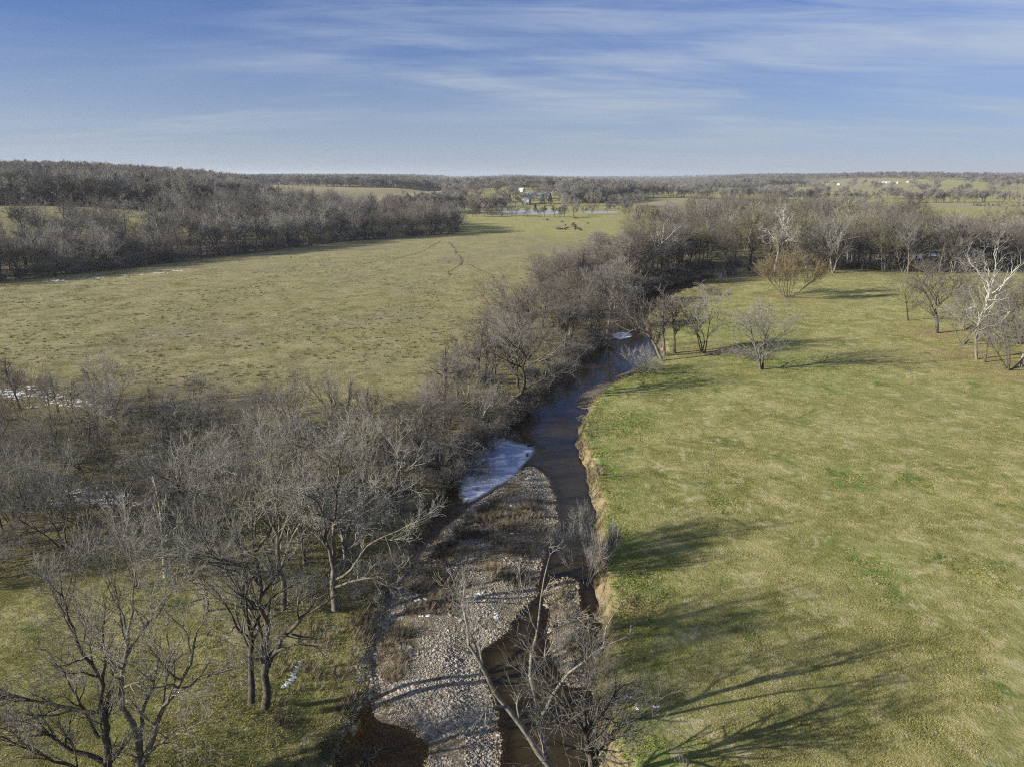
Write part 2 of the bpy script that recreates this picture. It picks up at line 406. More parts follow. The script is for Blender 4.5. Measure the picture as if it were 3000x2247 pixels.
M['pond_ice'] = plain('pond_ice', (0.32, 0.325, 0.34), 0.8, 0.15, 0.05, 0.1)
M['snow'] = plain('snow', (0.80, 0.82, 0.86), 0.6, 0.08, 2.0)
M['stone'] = None

# ------------------------------------------------------------------ land
def axis(lo, hi, step, far_lo, far_hi, g=1.06):
    core = list(np.arange(lo, hi + 1e-6, step)); a, s = [], step
    x = lo
    while x > far_lo: s *= g; x -= s; a.append(x)
    b, s, x = [], step, hi
    while x < far_hi: s *= g; x += s; b.append(x)
    return np.array(a[::-1] + core + b)
GX = axis(-42, 62, 0.45, -14000, 14000); GY = axis(26, 152, 0.45, -160, 14000)
XX, YY = np.meshgrid(GX, GY); nx, ny = len(GX), len(GY)
ZZ = height(XX.ravel(), YY.ravel()).reshape(XX.shape)
idx = np.arange(nx * ny).reshape(ny, nx)
quads = np.stack([idx[:-1, :-1], idx[:-1, 1:], idx[1:, 1:], idx[1:, :-1]], -1).reshape(-1, 4)
V = np.stack([XX, YY, ZZ], -1).reshape(-1, 3)
land_me = mesh_arrays('ground', V, quads, mats=[M['land']])
xr, yr = XX.ravel(), YY.ravel()
def put_attr(me, name, val):
    a = me.attributes.new(name, 'FLOAT', 'POINT'); a.data.foreach_set('value', np.ascontiguousarray(val, np.float32))
nearm = (yr < 420) & (yr > 0) & (xr > -60) & (xr < 420)
dch = np.full(xr.shape, 99.0); dch[nearm] = sdist(xr[nearm], yr[nearm], CHAN)
lowz = ZZ.ravel()
gravel = np.where(nearm, sstep(-1.05, -1.5, lowz) * (dch < 1.5), 0)
bank = np.where(nearm, (dch < 3.2) * (dch > -2), 0).astype(float)
# woodland floors
GROVE = px2([(-200, 1250), (0, 1120), (450, 1130), (700, 1200), (1000, 1230), (1200, 1180), (1400, 1050), (1500, 960), (1640, 930), (1800, 900), (1900, 860), (2150, 790), (2400, 760), (3100, 735), (3300, 800),
                (2700, 800), (2500, 800), (2250, 790), (2050, 860), (1900, 930), (1780, 1010), (1600, 1130), (1450, 1270), (1330, 1450), (1150, 1720), (900, 1850), (500, 1650), (-100, 1750)], 0.0)
RIVERWOOD = px2([(1600, 860), (1750, 800), (1900, 720), (2100, 660), (2600, 640), (3200, 650), (3300, 770), (2700, 800), (2300, 805), (2100, 835), (1950, 900), (1800, 1000)], 0.0)
belt_d = -sdist(xr, yr, UPLAND)
litter = np.maximum.reduce([0.70 * sstep(6, -6, sdist(xr, yr, GROVE)), 0.95 * sstep(12, -6, sdist(xr, yr, RIVERWOOD)),
                            sstep(-4, 4, belt_d) * sstep(75, 55, belt_d) * (yr < 620)])
litter = np.maximum(litter, 0.9 * sstep(3, 1, dch) * sstep(-1, 1, dch) * (np.hypot(xr, yr) < 420) * (seg_dist(xr, yr, RIGHT_EDGE, False) > 2.5))
spots = [(2745, 975, 9), (2870, 1050, 12), (2960, 1080, 10), (2230, 1080, 2.5), (2300, 870, 9), (2060, 1030, 4)]
earth = np.zeros_like(xr)
for a, b, r in spots:
    ex, ey = P(a, b); earth = np.maximum(earth, 0.8 * np.exp(-(((xr - ex) / r) ** 2 + ((yr - ey) / r) ** 2)))
for a, b, r, k in [(1800, 1850, 2.0, 1.0), (1860, 1780, 2.2, 1.0), (960, 2210, 1.2, 1.0), (1040, 2110, 1.0, 0.9), (1790, 2010, 2.5, 0.6)]:
    ex, ey = P(a, b); earth = np.maximum(earth, k * np.exp(-(((xr - ex) / r) ** 2 + ((yr - ey) / r) ** 2)))
crop = sstep(25, -15, sdist(xr, yr, px2([(1690, 596), (1960, 596), (2500, 598), (3400, 600), (3400, 604), (2500, 612), (2300, 625), (1950, 612), (1780, 605)], 0)))
crop = np.maximum(crop, 0.7 * sstep(-15, 25, belt_d) * sstep(560, 640, yr) * sstep(1500, 1300, yr))
crop = np.maximum(crop, 0.55 * sstep(0.25, 0.75, vnoise(xr, yr, 260, 63) + .5) * sstep(1150, 1300, yr))
dre = seg_dist(xr, yr, RIGHT_EDGE, False)
lush = sstep(9, 1, dre) * (xr > 0) * (dch > 0.2) * (yr < 135)
for a, b, r in [(1800, 1230, 6), (1850, 1240, 5), (1830, 1700, 4), (1780, 1560, 3), (2500, 1400, 4), (2540, 1660, 4), (1950, 1100, 9), (2300, 1080, 12), (2150, 960, 14)]:
    ex, ey = P(a, b); lush = np.maximum(lush, 0.95 * np.exp(-(((xr - ex) / r) ** 2 + ((yr - ey) / (r * 1.2)) ** 2)))
wx, wy = P(1480, 1560, -1.6)
weedy = np.clip(np.exp(-(((xr - wx) / 6) ** 2 + ((yr - wy) / 12) ** 2)) * 1.5 + 0.9 * sstep(-3.5, 0, -np.abs(seg_dist(xr, yr, px2([(1330, 1560), (1250, 1700), (1180, 1800), (1140, 1880)], -1.6), False))), 0, 1)
wx2, wy2 = P(1290, 1740, -1.6); weedy = np.maximum(weedy, np.clip(1.4 * np.exp(-(((xr - wx2) / 3.6) ** 2 + ((yr - wy2) / 7) ** 2)), 0, 1))
weedy = np.maximum(weedy, sstep(0.6, -0.4, np.where(nearm, sdist(xr, yr, GRAV2), 99)))
for n_, v_ in dict(gravel=gravel, bank=bank, litter=litter, earth=earth, crop=crop, lush=lush * (gravel < 0.3), weedy=weedy).items(): put_attr(land_me, n_, v_)
ground = tag(link('ground', land_me), 'winter pasture land with creek valley and rolling hills', None, None, 'structure')

# creek water: a sheet over the low ground of the channel
qm = (dch[quads].min(1) < 2.0) & (lowz[quads].min(1) < WATER_Z + 0.05)
qs = quads[qm]; used, inv = np.unique(qs, return_inverse=True)
wv = V[used].copy(); wv[:, 2] = WATER_Z
wme = mesh_arrays('creek', wv, inv.reshape(-1, 4), mats=[M['water']])
put_attr(wme, 'depth', np.clip(WATER_Z - V[used][:, 2], 0, 2))
tag(link('creek_water', wme), 'brown clear creek winding between gravel bar and cut bank', None, None, 'structure')

def slab(name, poly, z, th, mat, zfun=None):
    poly = np.asarray(poly); n = len(poly); bm = bmesh.new()
    top = [bm.verts.new((p[0], p[1], (z if zfun is None else zfun(p[0], p[1])) )) for p in poly]
    f = bm.faces.new(top)
    if f.normal.z < 0: f.normal_flip()
    r = bmesh.ops.extrude_face_region(bm, geom=[f])
    for v in [g for g in r['geom'] if isinstance(g, bmesh.types.BMVert)]: v.co.z += th
    bmesh.ops.recalc_face_normals(bm, faces=bm.faces); bmesh.ops.triangulate(bm, faces=bm.faces)
    me = bpy.data.meshes.new(name); bm.to_mesh(me); bm.free(); return link(name, me, None, mat)
def ice_plate():
    n = len(ICE); c = ICE.mean(0); q = np.arange(n); r = np.random.default_rng(3); wob = 1 + 0.022 * r.normal(0, 1, n) + 0.03 * np.sin(q * 0.9) * r.random(n)
    rings, att, zs = [], [], []
    for k, (sc_, e, z) in enumerate([(1.03, 1.0, -.05), (1.0, 1.0, .012), (.94, .55, .03), (.84, .12, .035), (.55, 0, .04), (.2, 0, .04)]):
        p = c + (ICE - c) * sc_ * (wob[:, None] if k < 3 else 1); rings.append(np.column_stack([p, np.full(n, WATER_Z + z)])); att.append(np.full(n, e))
    v = np.concatenate(rings + [np.array([[c[0], c[1], WATER_Z + .04]])]); a = np.concatenate(att + [np.zeros(1)])
    f = [(k * n + i, k * n + (i + 1) % n, (k + 1) * n + (i + 1) % n, (k + 1) * n + i) for k in range(5) for i in range(n)]
    t_ = [(5 * n + i, 5 * n + (i + 1) % n, 6 * n) for i in range(n)]
    me = mesh_arrays('ice_sheet', v, f, t_, mats=[M['ice']]); put_attr(me, 'rim', a); return link('ice_sheet', me)
tag(ice_plate(), 'bluish white ice sheet along the shaded creek side', None, None, 'structure')
tag(slab('pond_ice', POND2, float(height(POND2[:, 0], POND2[:, 1], False).max()) + 0.02, 0.05, M['pond_ice']), 'thin pale sliver of ice right of the frozen pond', None, None, 'structure')
tag(slab('ice_sheet', smooth_poly(px2([(1794, 980), (1815, 974), (1840, 976), (1856, 984), (1838, 992), (1812, 995), (1796, 990)], -1.97), 2), WATER_Z - 0.02, 0.06, M['ice']), 'small bright ice patch at the far creek bend', None, None, 'structure')
tag(slab('pond_ice', POND, -0.62, 0.05, M['pond_ice']), 'frozen pale grey pond below the farm houses', None, None, 'structure')

# ------------------------------------------------------------------ trees
def unit(a): return a / np.maximum(np.linalg.norm(a, axis=-1, keepdims=True), 1e-9)

def tubes(pts, rad, sides):
    """pts (n,K,3), rad (n,K) -> verts, quads"""
    n, K, _ = pts.shape
    t = np.empty_like(pts); t[:, 1:-1] = pts[:, 2:] - pts[:, :-2]; t[:, 0] = pts[:, 1] - pts[:, 0]; t[:, -1] = pts[:, -1] - pts[:, -2]
    t = unit(t); m = unit(pts[:, -1] - pts[:, 0])
    ref = np.where(np.abs(m[:, 2:3]) < 0.8, np.array([[0, 0, 1.0]]), np.array([[1.0, 0.13, 0]]))[:, None, :]
    u = unit(np.cross(t, np.broadcast_to(ref, t.shape))); v = np.cross(t, u)
    a = np.arange(sides) * 2 * np.pi / sides
    ring = pts[:, :, None, :] + rad[:, :, None, None] * (u[:, :, None, :] * np.cos(a)[None, None, :, None] + v[:, :, None, :] * np.sin(a)[None, None, :, None])
    i = np.arange(n * K * sides).reshape(n, K, sides); j = np.roll(i, -1, 2)
    q = np.stack([i[:, :-1], j[:, :-1], j[:, 1:], i[:, 1:]], -1).reshape(-1, 4)
    return ring.reshape(-1, 3), q

def grow(r, p0, d0, L, K, wig, up, droop=0.0):
    n = len(p0); pts = np.empty((n, K, 3)); pts[:, 0] = p0; d = d0.copy()
    st = (L / (K - 1))[:, None]
    for k in range(1, K):
        d = unit(d + r.normal(0, wig, (n, 3)) + np.array([0, 0, up - droop * k / K]))
        pts[:, k] = pts[:, k - 1] + d * st
    return pts

def sample(pts, rad, pi, t):
    K = pts.shape[1]; f = t * (K - 1); i = np.minimum(f.astype(int), K - 2); a = (f - i)[:, None]
    p = pts[pi, i] * (1 - a) + pts[pi, i + 1] * a; tg = unit(pts[pi, i + 1] - pts[pi, i])
    rr = rad[pi, i] * (1 - a[:, 0]) + rad[pi, i + 1] * a[:, 0]
    return p, tg, rr

def resample(pl, K):
    pl = np.asarray(pl, float); s = np.r_[0, np.cumsum(np.linalg.norm(np.diff(pl, axis=0), axis=1))]; q = np.linspace(0, s[-1], K)
    return np.stack([np.interp(q, s, pl[:, k]) for k in range(3)], 1), s[-1]

def build_tree(seed, Ht, stems, levels, rmin=0.008, explicit=None, twig_sides=3, r0k=0.018):
    """stems: (count, lean deg, length ratio, wiggle, up, spread) ; levels: list of dict(n, t0, ang, ratio, wig, up, K, sides, droop, prof)
    explicit: list of (polyline, r0, r1) taking the place of stems. returns trunk and crown arrays"""
    r = np.random.default_rng(seed); parts = {'trunk': [], 'crown': []}
    if explicit:
        K = 12; P_, R_, L_ = [], [], []
        for pl, ra, rb in explicit:
            p, l = resample(pl, K); p[1:-1] += r.normal(0, 0.012 * l, (K - 2, 3)) * 0.5; P_.append(p); L_.append(l); R_.append(np.linspace(1, 0, K) ** 1.0 * (ra - rb) + rb)
        pts = np.array(P_); rad = np.array(R_); L = np.array(L_)
    else:
        n, lean, lr, wig, up, spread = stems; K = 10
        az = r.uniform(0, 6.283) + np.arange(n) * 6.283 / max(n, 1) + r.normal(0, 0.3, n)
        ln = np.radians(lean * r.uniform(0.5, 1.2, n)) if n > 1 else np.radians(np.array([lean * r.uniform(0.2, 1.0)]))
        d = np.stack([np.sin(ln) * np.cos(az), np.sin(ln) * np.sin(az), np.cos(ln)], 1)
        p0 = np.stack([np.cos(az) * spread * (n > 1), np.sin(az) * spread * (n > 1), np.full(n, -0.15)], 1)
        L = Ht * lr * r.uniform(0.82, 1.05, n)
        pts = grow(r, p0, d, L, K, wig, up)
        r0 = Ht * r0k * (1.0 if n == 1 else 1.25 / math.sqrt(n)); tt = np.linspace(0, 1, K)
        rad = r0 * ((1 - 0.80 * tt) + 0.45 * np.exp(-tt * 14))[None, :] * r.uniform(0.8, 1.15, n)[:, None]
    parts['trunk'].append((pts, rad, 8))
    cur_p, cur_r, cur_L = pts, rad, L
    for li, lv in enumerate(levels):
        n = len(cur_p); mean = lv['n']
        cnt = np.maximum(1, np.round(mean * (cur_L / cur_L.max()) ** 0.7 * r.uniform(0.7, 1.3, n))).astype(int)
        pi = np.repeat(np.arange(n), cnt); m = len(pi)
        k = np.concatenate([np.arange(c) for c in cnt]); t = lv['t0'] + (1 - lv['t0']) * (k + r.uniform(0.1, 1.0, m)) / np.repeat(cnt, cnt)
        t = np.clip(t, 0, 0.995)
        p, tg, rr = sample(cur_p, cur_r, pi, t)
        u = unit(np.cross(tg, unit(r.normal(0, 1, (m, 3))))); v = np.cross(tg, u)
        az = k * 2.4 + r.uniform(0, 1.2, m) + pi * 1.7
        a = np.radians(np.clip(r.normal(lv['ang'], lv.get('asd', 11), m) * (1.0 - 0.45 * (t - lv['t0']) * lv.get('close', 1.0)), 8, 115))
        d = tg * np.cos(a)[:, None] + (u * np.cos(az)[:, None] + v * np.sin(az)[:, None]) * np.sin(a)[:, None]
        d = unit(d + np.array([0, 0, lv.get('lift', 0.12)]))
        prof = lv.get('prof', 'round')
        tn = (t - lv['t0']) / (1 - lv['t0'] + 1e-6)
        pf = {'round': 0.62 + 0.75 * np.sin(np.pi * np.clip(0.12 + 0.80 * tn, 0, 1)) - 0.25 * tn, 'cone': 1.15 - 0.85 * tn, 'flat': 1.0 - 0.25 * tn}[prof]
        Ln = cur_L[pi] * lv['ratio'] * pf * r.uniform(0.65, 1.25, m)
        K = lv['K']; pts = grow(r, p, d, Ln, K, lv['wig'], lv['up'], lv.get('droop', 0.0))
        ra = np.clip(np.minimum(rr * 0.66, Ln * 0.036), rmin, None); tt = np.linspace(0, 1, K)
        rad = np.maximum(ra[:, None] * (1 - 0.72 * tt)[None, :], rmin * 0.65)
        parts['trunk' if li == 0 else 'crown'].append((pts, rad, lv['sides']))
        cur_p, cur_r, cur_L = pts, rad, Ln
    out = {}
    for nme, lst in parts.items():
        vs_, qs_, b = [], [], 0
        for p, q, s in lst:
            v, f = tubes(p, q, s); vs_.append(v); qs_.append(f + b); b += len(v)
        out[nme] = (np.concatenate(vs_), np.concatenate(qs_))
    return out

def LV(n, t0, ang, ratio, wig, up, K, sides, **kw): return dict(n=n, t0=t0, ang=ang, ratio=ratio, wig=wig, up=up, K=K, sides=sides, **kw)
SPEC = {
    # spreading, round crowned
    'spread': dict(stems=(1, 6, 0.80, 0.07, 0.05, 0), levels=lambda q: [LV(13, .26, 60, .55, .13, .05, 8, 6, prof='round'), LV(8, .22, 46, .48, .16, .05, 6, 4), LV(7, .18, 44, .50, .17, .03, 4, 3), LV(q, .12, 42, .52, .18, .03, 3, 3)]),
    # several stems rising like a vase
    'vase': dict(stems=(4, 24, 0.88, 0.07, 0.035, 0.22), levels=lambda q: [LV(9, .30, 36, .42, .11, .07, 7, 5), LV(6, .2, 38, .48, .15, .05, 5, 4), LV(5, .15, 40, .52, .17, .03, 4, 3), LV(q, .12, 40, .55, .18, .02, 3, 3)]),
    # tall slender trunk
    'slender': dict(stems=(1, 4, 1.0, 0.045, 0.05, 0), levels=lambda q: [LV(18, .30, 42, .30, .11, .08, 6, 5, prof='cone'), LV(7, .2, 42, .50, .15, .05, 5, 4), LV(6, .15, 42, .52, .17, .03, 3, 3), LV(q, .1, 42, .55, .18, .02, 3, 3)]),
    # straight leader with long level limbs
    'leader': dict(stems=(1, 2, 1.0, 0.025, 0.05, 0), levels=lambda q: [LV(20, .16, 76, .40, .06, .06, 8, 5, prof='cone', close=.8), LV(7, .2, 48, .34, .13, .05, 5, 4), LV(6, .15, 45, .50, .16, .03, 3, 3), LV(q, .1, 42, .55, .18, .02, 3, 3)]),
    # gnarled
    'gnarl': dict(stems=(2, 16, 0.80, 0.16, 0.05, 0.2), levels=lambda q: [LV(10, .25, 62, .46, .24, .02, 9, 6), LV(8, .2, 52, .48, .24, .02, 6, 4), LV(6, .15, 48, .50, .22, .02, 4, 3), LV(q, .1, 45, .52, .2, .0, 3, 3)]),
    # dense fine crown
    'fine': dict(stems=(2, 12, 0.82, 0.10, 0.05, 0.12), levels=lambda q: [LV(12, .16, 60, .52, .13, .03, 8, 5), LV(9, .15, 50, .44, .16, .02, 5, 4), LV(8, .12, 48, .48, .18, .01, 4, 3), LV(q, .1, 45, .52, .2, .0, 3, 3)]),
    # splayed willow
    'willow': dict(stems=(9, 46, 0.86, 0.06, 0.055, 0.6), levels=lambda q: [LV(8, .35, 34, .36, .10, .09, 6, 4), LV(8, .2, 30, .50, .12, .07, 5, 3), LV(7, .15, 28, .55, .12, .05, 4, 3), LV(q, .1, 26, .6, .12, .05, 3, 3)]),
    # shrub
    'shrub': dict(stems=(12, 40, 0.85, 0.10, 0.03, 0.3), levels=lambda q: [LV(7, .2, 40, .5, .15, .04, 5, 3), LV(6, .15, 40, .5, .17, .02, 4, 3), LV(q, .1, 40, .55, .18, .0, 3, 3)]),
}
N_TRI = [0]
PROTO = {}
def proto(key, spec, seed, Ht, q, rmin, explicit=None, levels=None, cut=None, far=False):
    s = SPEC[spec]; lv = levels or s['levels'](q)
    if cut: lv = lv[:cut]
    if far:
        for l in lv: l['K'] = max(2, l['K'] // 2 + 1); l['sides'] = 3
    d = build_tree(seed, Ht, s['stems'], lv, rmin, explicit)
    z = np.concatenate([d['trunk'][0][:, 2], d['crown'][0][:, 2]]); top = np.percentile(z, 99.8)
    me = {k: mesh_arrays(f'{key}_{k}', v, f) for k, (v, f) in d.items()}
    N_TRI[0] += sum(len(f) * 2 for _, f in d.values())
    PROTO[key] = (me['trunk'], me['crown'], top, d)
    return PROTO[key]

# near kinds (close-up twigs), mid kinds, far kinds
for i, (k, sp, h, q) in enumerate([('spread_n1', 'spread', 12, 6), ('spread_n2', 'spread', 12, 6), ('vase_n1', 'vase', 12, 5), ('vase_n2', 'vase', 12, 5), ('slender_n1', 'slender', 13, 5), ('slender_n2', 'slender', 13, 5),
                                   ('gnarl_n1', 'gnarl', 12, 5), ('leader_n1', 'leader', 13, 4), ('fine_n1', 'fine', 12, 3)]):
    proto(k, sp, 100 + i, h, q if sp != 'fine' else 8, 0.0150 if sp != 'fine' else 0.018)
for i in range(3): proto(f'shrub_n{i+1}', 'shrub', 140 + i, 3.0, 5, 0.012)
for i, (k, sp, h, q) in enumerate([('spread_m1', 'spread', 14, 4), ('spread_m2', 'spread', 14, 4), ('spread_m3', 'spread', 14, 4), ('vase_m1', 'vase', 14, 4), ('vase_m2', 'vase', 14, 4),
                                   ('slender_m1', 'slender', 16, 5), ('slender_m2', 'slender', 16, 5), ('slender_m3', 'slender', 16, 5), ('gnarl_m1', 'gnarl', 14, 3), ('willow_m1', 'willow', 11, 5)]):
    proto(k, sp, 200 + i, h, int(q * 1.7) if sp != 'willow' else 3, 0.028)
for i in range(2): proto(f'shrub_m{i+1}', 'shrub', 240 + i, 3.2, 7, 0.022)
for i, (k, sp, h) in enumerate([('spread_f1', 'spread', 15), ('spread_f2', 'spread', 15), ('vase_f1', 'vase', 15), ('slender_f1', 'slender', 17), ('slender_f2', 'slender', 17)]):
    proto(k, sp, 300 + i, h, 9, 0.065, far=True)

USED = {}
def plant(name, key, x, y, ht, rz, label, cat, group=None, tm='bark_grey', cm='twig_grey', wx=1.0, z=None):
    tr, cr, top, _ = PROTO[key]; s = ht / top
    if z is None: z = H1(x, y)
    o = empty(name, (x, y, z - 0.05), rz, (s * wx, s * wx, s)); tag(o, label, cat, group)
    for nm, me, mt in (('trunk', tr, tm), ('crown', cr, cm)):
        if len(me.materials) == 0: me.materials.append(M[mt])
        c = bpy.data.objects.new(nm, me); C.objects.link(c); c.parent = o
        c.material_slots[0].link = 'OBJECT'; c.material_slots[0].material = M[mt]
    return o

FARTHER = {'spread_n1': 'spread_m1', 'spread_n2': 'spread_m2', 'vase_n1': 'vase_m1', 'vase_n2': 'vase_m2', 'slender_n1': 'slender_m1', 'slender_n2': 'slender_m2', 'gnarl_n1': 'gnarl_m1'}
def plant_px(name, key, px, py, top_py, rz, label, cat='tree', group=None, tm='bark_grey', cm='twig_grey', wx=1.0, gz=0.0):
    x, y = P(px, py, gz); z = H1(x, y)
    x, y = P(px, py, z); ht = Q(px, top_py, y)[1] - z
    if y > 105: key = FARTHER.get(key, key)
    return plant(name, key, x, y, ht, rz, label, cat, group, tm, cm, wx, z)

def scatter(poly, n, dmin, seed, mask=None):
    """n points in a polygon no closer than dmin"""
    r = np.random.default_rng(seed); poly = np.asarray(poly); lo, hi = poly.min(0), poly.max(0); out = []
    cell = {}
    for _ in range(60):
        c = r.uniform(lo, hi, (n * 4, 2)); c = c[inside(c[:, 0], c[:, 1], poly)]
        if mask is not None and len(c): c = c[mask(c[:, 0], c[:, 1])]
        for p in c:
            k = (int(p[0] // dmin), int(p[1] // dmin)); ok = True
            for a in (-1, 0, 1):
                for b in (-1, 0, 1):
                    for q in cell.get((k[0] + a, k[1] + b), ()):
                        if (q[0] - p[0]) ** 2 + (q[1] - p[1]) ** 2 < dmin * dmin: ok = False
            if ok:
                cell.setdefault(k, []).append(p); out.append(p)
                if len(out) >= n: return np.array(out)
    return np.array(out)

FORM = {'spread': 'round-crowned', 'vase': 'many-stemmed', 'slender': 'slender', 'gnarl': 'crooked', 'leader': 'straight', 'fine': 'fine-twigged', 'willow': 'splayed', 'shrub': 'bushy'}
TONE = {'bark_dark': 'dark-barked', 'bark_grey': 'grey-barked', 'bark_pale': 'pale-barked', 'bark_syc': 'white-barked'}
TWIG = {'twig_grey': 'grey', 'twig_pale': 'pale', 'twig_brown': 'brown', 'twig_red': 'reddish', 'twig_olive': 'yellowish', 'twig_orange': 'orange', 'twig_white': 'white'}
def describe(key, tm, cm, ht, mid, where, noun='tree'):
    size = 'tall' if ht > mid * 1.12 else 'low' if ht < mid * 0.88 else ''
    return ' '.join(w_ for w_ in (size, FORM[key.split('_')[0]], TONE.get(tm, '') if 'tree' in noun else '', TWIG[cm] + '-twigged', noun, where) if w_)
def nearest_mark(x, y, marks):
    return min(marks, key=lambda m_: (m_[0] - x) ** 2 + (m_[1] - y) ** 2)[2]
GROVE_MARKS = [(*P(a, b), t_) for a, b, t_ in [(100, 1160, 'by the upper snow strip at left'), (280, 1450, 'by the long snow patch in the grove'), (1176, 1518, 'near the pale straight leader tree'), (790, 1900, 'behind the twin dark trunks'), (20, 1560, 'at the left picture edge of the grove'), (700, 1215, 'at the field edge of the left grove'),
               (983, 1782, 'beside the fan-limbed yellow tree'), (578, 1570, 'near the crooked black-limbed grove tree'), (1000, 1240, 'at the field corner of the left grove'), (400, 1800, 'behind the bottom left corner trees'), (1330, 1350, 'left of the ice sheet'), (1500, 1170, 'near the gnarled leaning bank tree')]]
BANK_MARKS = [(*P(a, b), t_) for a, b, t_ in [(1330, 1300, 'left of the ice sheet'), (1330, 1180, 'on the field side above the ice sheet'), (1500, 1170, 'near the gnarled leaning bank tree'), (1500, 960, 'at the end of the cattle trails'), (1620, 880, 'at the middle of the left creek bank'), (1730, 985, 'near the far bright ice'), (1800, 800, 'at the field corner of the river wood'), (1650, 1050, 'overhanging the dark reach of the creek')]]
RIVER_MARKS = [(*P(a, b), t_) for a, b, t_ in [(2300, 790, 'in the river wood behind the willow'), (2080, 800, 'in the river wood at the meadow tip'), (1870, 790, 'in the river wood at the field corner'), (2560, 800, 'at the front of the wood above the meadow'), (2850, 780, 'in the wood behind the white sycamore'), (2200, 690, 'in the middle of the broad river wood'), (2500, 670, 'deep in the broad river wood'), (1990, 700, 'at the pasture edge of the river wood'), (2800, 710, 'at the back right of the river wood')]]
BELT_MARKS = [(-190, 235, 'at the left end of the field wood'), (-165, 270, 'above the thin snow line'), (-125, 345, 'in the middle of the field wood'), (-85, 415, 'near the right end of the field wood'), (-45, 470, 'at the right tip of the field wood'), (-190, 400, 'at the back of the field wood'), (-110, 510, 'at the back right of the field wood')]

# ---- single trees drawn after their own limbs
def custom(key, base, limbs, levels, seed, rmin=0.009, gz=0.0):
    """limbs: list of (r0, r1, [(px, py, dy), ...]) in the plane through the foot of the tree; dy metres behind that plane"""
    x0, y0 = P(*base, gz); z0 = H1(x0, y0) if base[1] < 2260 else gz
    ex = []
    for r0, r1, pts in limbs:
        pl = []
        for p in pts:
            dy = p[2] if len(p) > 2 else 0.0
            x, z = Q(p[0], p[1], y0 + dy); pl.append((x - x0, dy, z - z0))
        ex.append((pl, r0, r1))
    d = build_tree(seed, 10, None, levels, rmin, ex)
    me = {k: mesh_arrays(f'{key}_{k}', v, f) for k, (v, f) in d.items()}
    N_TRI[0] += sum(len(f) * 2 for _, f in d.values())
    return (x0, y0, z0), me

def plant_custom(name, got, label, tm, cm, cat='tree'):
    (x, y, z), me = got; o = tag(empty(name, (x, y, z)), label, cat)
    link('trunk', me['trunk'], o, M[tm]); link('crown', me['crown'], o, M[cm]); return o

SP = lambda n1, r1, q: [LV(n1, .22, 48, r1, .16, .05, 7, 5), LV(8, .18, 45, .50, .18, .03, 5, 4), LV(7, .15, 43, .52, .18, .02, 4, 3), LV(q, .1, 42, .55, .18, .01, 3, 3)]
g = custom('leaning', (1608, 2242), [
    (.23, .04, [(1612, 2246), (1560, 2172), (1500, 2092), (1460, 2042), (1430, 1980), (1386, 1915), (1372, 1860), (1362, 1780), (1363, 1715)]),
    (.20, .025, [(1604, 2236, .3), (1582, 2125, .6), (1572, 2065, .7), (1556, 2040, .8), (1557, 1960, .9), (1565, 1880, .9), (1577, 1830, 1), (1586, 1760, 1), (1596, 1700, 1), (1607, 1640, 1)]),
    (.13, .025, [(1590, 2090, .6), (1612, 2045, .5), (1660, 1975, .3), (1700, 1942, .2), (1745, 1905, 0), (1795, 1884, 0), (1830, 1868, 0)]),
    (.07, .015, [(1768, 1892, 0), (1776, 1835, .2), (1802, 1790, .3), (1820, 1760, .3)]),
    (.07, .015, [(1562, 1920, .9), (1530, 1872, .8), (1492, 1853, .7), (1470, 1840, .6)]),
    (.06, .015, [(1386, 1915, 0), (1350, 1900, -.2), (1310, 1880, -.4)])], SP(6, .17, 3), 501, 0.0125, -0.9)
plant_custom('leaning_tree', g, 'pale forked tree leaning over the creek in front of the gravel bar', 'bark_pale', 'twig_pale')
g = custom('shade', (1750, 2300), [
    (.26, .14, [(1750, 2310), (1735, 2250), (1725, 2190), (1715, 2140)]),
    (.14, .02, [(1718, 2150), (1690, 2110, -.4), (1660, 2050, -.8), (1640, 1990, -1)]),
    (.13, .02, [(1716, 2140), (1712, 2070, .4), (1720, 2000, .6), (1728, 1930, .7)]),
    (.15, .02, [(1720, 2150), (1760, 2090, .5), (1800, 2050, 1), (1850, 2020, 1.4)]),
    (.10, .02, [(1740, 2200), (1800, 2160, -.6), (1860, 2140, -1), (1910, 2120, -1.2)]),
    (.10, .02, [(1735, 2210), (1690, 2190, -1), (1640, 2180, -1.6), (1600, 2150, -2)])], [LV(8, .2, 52, .55, .18, .04, 7, 5), LV(7, .15, 48, .5, .2, .02, 5, 4), LV(5, .12, 45, .52, .2, .01, 4, 3), LV(3, .1, 45, .55, .2, 0, 3, 3)], 502, 0.0125)
plant_custom('shade_tree', g, 'low dark branching tree at the right creek bank, bottom edge', 'bark_dark', 'twig_grey')
g = custom('corner_a', (412, 2300), [
    (.30, .20, [(412, 2310), (409, 2235), (407, 2153)]),
    (.19, .02, [(407, 2160), (362, 2081), (357, 1981), (371, 1918), (380, 1828), (393, 1715), (402, 1640)]),
    (.19, .02, [(420, 2230), (452, 2135), (470, 2090), (511, 2031), (542, 1963), (570, 1864), (597, 1819), (620, 1760)]),
    (.13, .02, [(410, 2150), (420, 2067, 1), (447, 2018, 1.5), (460, 1940, 2), (470, 1860, 2.2)]),
    (.12, .02, [(371, 1918), (420, 1840, .6), (470, 1790, 1), (510, 1720, 1.2)]),
    (.10, .02, [(511, 2031), (580, 1990, -.5), (640, 1960, -1), (700, 1950, -1.4)]),
    (.10, .02, [(425, 2212), (500, 2150, -.8), (560, 2145, -1.2), (610, 2190, -1.5)])], SP(10, .33, 5), 503, 0.0125)
plant_custom('corner_tree', g, 'large many-limbed tree at the bottom left, tall middle crown', 'bark_grey', 'twig_grey')
